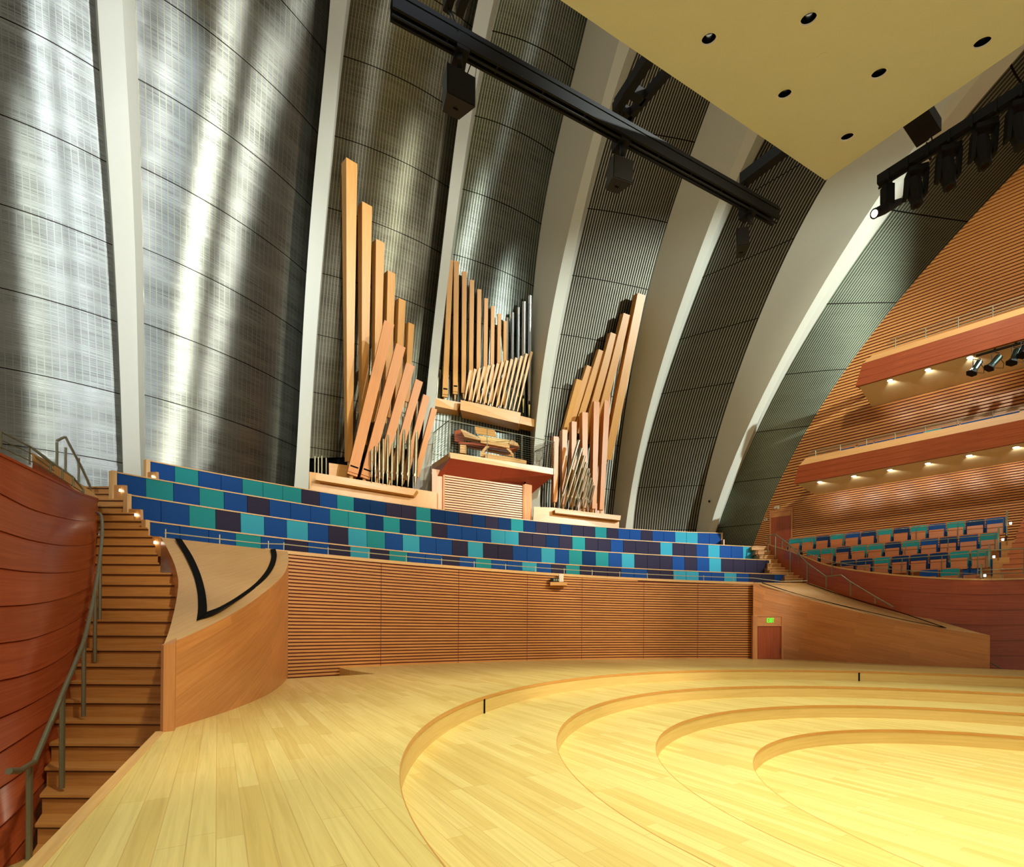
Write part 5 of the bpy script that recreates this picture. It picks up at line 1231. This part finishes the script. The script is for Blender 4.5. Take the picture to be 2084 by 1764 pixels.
# profile spot at the bar's left end, lit
t=PH(1806,378,H3-.2); c=PY(1806,420,t.y); r=empty('profile_spotlight',c); tag(r,'lit profile spotlight aimed left at the left end of the right bar','stage light')
m=Part(); m.box((t+c)/2,.3,.28,(t-c).length*.95); m.add('hanger',BLACK2,r)
p,q=PY(1781,434,t.y-.1),PY(1832,410,t.y+.1); m=Part(); m.tube(p,p.lerp(q,.35),.15,.17,n=14); m.tube(p.lerp(q,.35),q,.17,.1,n=14); m.add('barrel',BLACK2,r)
dd=(p-q).normalized(); m=Part(); m.tube(p,p+dd*.03,.16,n=14,cap=True); m.add('lens_ring',BLACK,r); m=Part(); m.tube(p+dd*.03,p+dd*.035,.11,n=14); m.add('lens',LAMP,r)
# small spotlights under the upper balcony
KP=51.7
X7=lambda x,y:(1930+x/13.532,680+y/13.532)
sb=empty('spotlight_bar',PK(*X7(780,590),KP)); tag(sb,'short black bar under the upper right balcony soffit carrying small spotlights','truss')
m=Part(); m.tube(PK(*X7(760,600),KP),PK(*X7(2300,160),KP),.06); m.add('pipe',BLACK2,sb)
for x,y in ((720,560),(1280,430),(1860,250)):
    m=Part(); p=PK(*X7(x,y),KP); m.tube(p,p+Vector((0,0,.35)),.05,n=8); m.add('stem',BLACK2,sb)
for i,(xt,yt,xb,yb_,hx,hy) in enumerate(((850,760,650,1060,770,640),(1400,620,1130,920,1290,440),(1920,430,1750,770,1870,300),(2130,330,2060,560,2150,200))):
    t=PK(*X7(xt,yt),KP-.1); b=PK(*X7(xb,yb_),KP-.4); h=PK(*X7(hx,hy),KP); r=empty('small_spotlight',(t+b)/2); tag(r,'%s small black spotlight from the left under the upper right balcony'%NUM[i],'stage light','small spotlights under the upper balcony')
    m=Part(); m.tube(t,t.lerp(b,.7),.17,.15,n=12); m.tube(t.lerp(b,.7),b,.15,.22,n=12); m.add('barrel',GREENBLK if i<3 else BLACK2,r)
    dd=(b-t).normalized(); m=Part(); m.tube(b,b+dd*.06,.26,n=6); m.add('color_frame',BLACK2,r)
    mid=t.lerp(b,.35); m=Part(); m.path([mid+Vector((-.2,0,0)),mid+Vector((-.2,0,.35)),h-Vector((0,0,.12)),mid+Vector((.2,0,.4)),mid+Vector((.2,0,0))],.018,6); m.add('yoke',BLACK2,r)
    m=Part(); m.path([t,t+Vector((.25,0,-.35)),mid+Vector((.4,.0,-.4)),b+Vector((.1,0,.0))],.012,5); m.add('cable',BLACK2,r)
# projector box on a shelf on the slatted wall
tq=float(np.interp(1140,[proj(wall_pt(x,0,4))[0] for x in tt],tt)); wy=wall_pt(tq,0,0).y
pj=empty('camera_unit',PY(1140,1190,wy-.3)); tag(pj,'small black and white camera unit on a wooden shelf on the slatted wall','camera')
def wslab(u0,v0,u1,v1,Y,dep,name,mat,root): return rectslab(u0,v0,u1,v1,Y,dep,name,mat,root)
wslab(1120,1184,1154,1191,wy-.75,.72,'shelf',W_LEDGE,pj)
wslab(1121,1176,1138,1183.6,wy-.7,.35,'camera_body',BLACK2,pj)
wslab(1138,1167.5,1147,1183.6,wy-.6,.35,'housing',WHITE,pj)
for i,(u,mt) in enumerate(((1123.5,BLACK),(1128,STEEL),(1132,STEEL),(1136,STEEL))): wslab(u-1.2,1177.5,u+1.2,1182,wy-.73,.03,'connector',mt,pj)
# sensor on the right rib flank
sn=empty('wall_sensor',PY(1443,1020,37)); tag(sn,'small round sensor on the beige flank of the rightmost rib','sensor')
Ys=shellY(1455,1020,RIB[5]['p'])+.75; c=PY(1443.5,1020,Ys); m=Part(); m.tube(c+Vector((-.05,-.08,0)),c+Vector((.1,.2,0)),.07,n=12); m.add('body',BLACK,sn)
# ================================================================== LIGHT
w=bpy.data.worlds.new('world'); scene.world=w; w.use_nodes=True; w.node_tree.nodes['Background'].inputs[0].default_value=(1,.86,.66,1); w.node_tree.nodes['Background'].inputs[1].default_value=.30
def spot(loc,tgt,e,ang,col=(1,.85,.6),r=.2,blend=.5):
    l=bpy.data.lights.new('spot','SPOT'); o=bpy.data.objects.new('spot_light',l); COL.objects.link(o); o.location=loc
    l.energy=e; l.spot_size=math.radians(ang); l.spot_blend=blend; l.color=col; l.shadow_soft_size=r
    o.rotation_euler=(Vector(tgt)-Vector(loc)).to_track_quat('-Z','Y').to_euler(); return o
def area(loc,tgt,e,sx,sy,col=(1,.85,.6)):
    l=bpy.data.lights.new('area','AREA'); o=bpy.data.objects.new('area_light',l); COL.objects.link(o); o.location=loc
    l.energy=e; l.shape='RECTANGLE'; l.size=sx; l.size_y=sy; l.color=col
    o.rotation_euler=(Vector(tgt)-Vector(loc)).to_track_quat('-Z','Y').to_euler(); return o
for c in downl:
    spot(c-nrm*.05,(c.x-.5,c.y-1,0),1850,75,(.95,1,.70),.12)
# extra unseen spots added below the canopy to wash the stage
for x,y in ((8,2),(13,3),(9,7),(16,7),(4,6),(12,11),(3,1),(0,4)):
    spot((x,y,13.2),(x*.95,y+.8,0),1550,80,(.95,1,.70),.2)
# unseen high spots lighting choir wall and benches, with two added fills
spot((16,4,14),(-3,27,4),11000,52,(1,.90,.68),.25)
spot((4,0,14),(-6,22,4),7000,48,(1,.90,.70),.25)
spot((20,6,15),(8,34,4),12000,38,(1,.90,.7),.25)
spot((1,3,12),(-8,11,1),2800,60,(1,.88,.62),.2)  # unseen fill spot added to brighten the left stairs
spot((14,2,14),(-2,30,11),7500,36,(1,.88,.62),.3)
spot((14,14,21),(27,27,16),5000,80,(1,.9,.66),.3)  # added spot, no fixture, brightening the upper slatted side wall
# unseen white spots added to brighten the rib faces
spot((36,8,24),(12,35,17),62000,42,(.88,1,.97),.3)
spot((14,8,22),(-6,30,17),16000,60,(.93,1,.93),.2)
spot((-9,-8,20),(-15,25,15),9000,44,(.93,1,.95),.2)
# cool light on the upper left vault
spot((8,4,22),(-12,17,20),7000,45,(.70,.84,1),.3)
# unseen lamps added so their reflections streak down the metal cloth
BULGE={k:BUL[k+1] for k in (-1,0,1,2)}
def streak(i,u,v,dist,e,col=(1,.97,.88),ang=50,r_=.12):
    A=ribdata[i][3] if i>=0 else lb0; B=ribdata[i+1][2]; k=min(range(2,len(VS)-2),key=lambda j:abs(VS[j]-v))
    def S(k,s):
        a,b=A[k],B[k]; n=Vector((-(b-a).y,(b-a).x,0)).normalized(); return a.lerp(b,s)+n*BULGE[i]*4*s*(1-s)
    best=min((abs(proj(S(k,q/200))[0]-u),q/200) for q in range(1,200)); s=best[1]; p=S(k,s)
    n=(S(k,s+.01)-S(k,s-.01)).cross(S(k-2,s)-S(k+2,s)).normalized(); vw=(p-Vector((0,0,EYE))).normalized(); r=vw-2*vw.dot(n)*n
    l=p+r*dist; spot(l,p,e,ang,col,r_,.8)
BW=(.86,.93,1); NW=(.96,1,.97)
for i_,u,v,e,c_ in ((-1,110,400,8000,BW),(-1,166,430,8000,BW),(-1,214,450,7000,BW),(0,410,420,7500,NW),(0,465,520,7500,NW),(0,540,240,2500,NW),(1,752,150,2600,BW),(2,985,420,800,BW)):
    streak(i_,u,v,26,e,c_,58,.2)
# soffit downlights
for (k_,L) in ((1,l1),(2,l2)):
    for p,r in L:
        q=proj(p); t=PK(q[0]+(33 if k_==1 else 32),q[1]+(34 if k_==1 else 26),KW); spot(p-Vector((0,0,.08)),t,230,60,(1,.9,.68),.05,1.0)
        spot(p-Vector((0,0,.08)),(p.x,p.y,p.z-3),120,120,(1,.86,.6),.05,.8)
scene.view_settings.view_transform='Standard'; scene.view_settings.look='None'; scene.view_settings.gamma=1; scene.view_settings.exposure=.08
scene.cycles.use_denoising=True; scene.cycles.max_bounces=6; scene.cycles.diffuse_bounces=3; scene.cycles.glossy_bounces=3; scene.cycles.caustics_reflective=False; scene.cycles.caustics_refractive=False
scene.cycles.sample_clamp_indirect=4
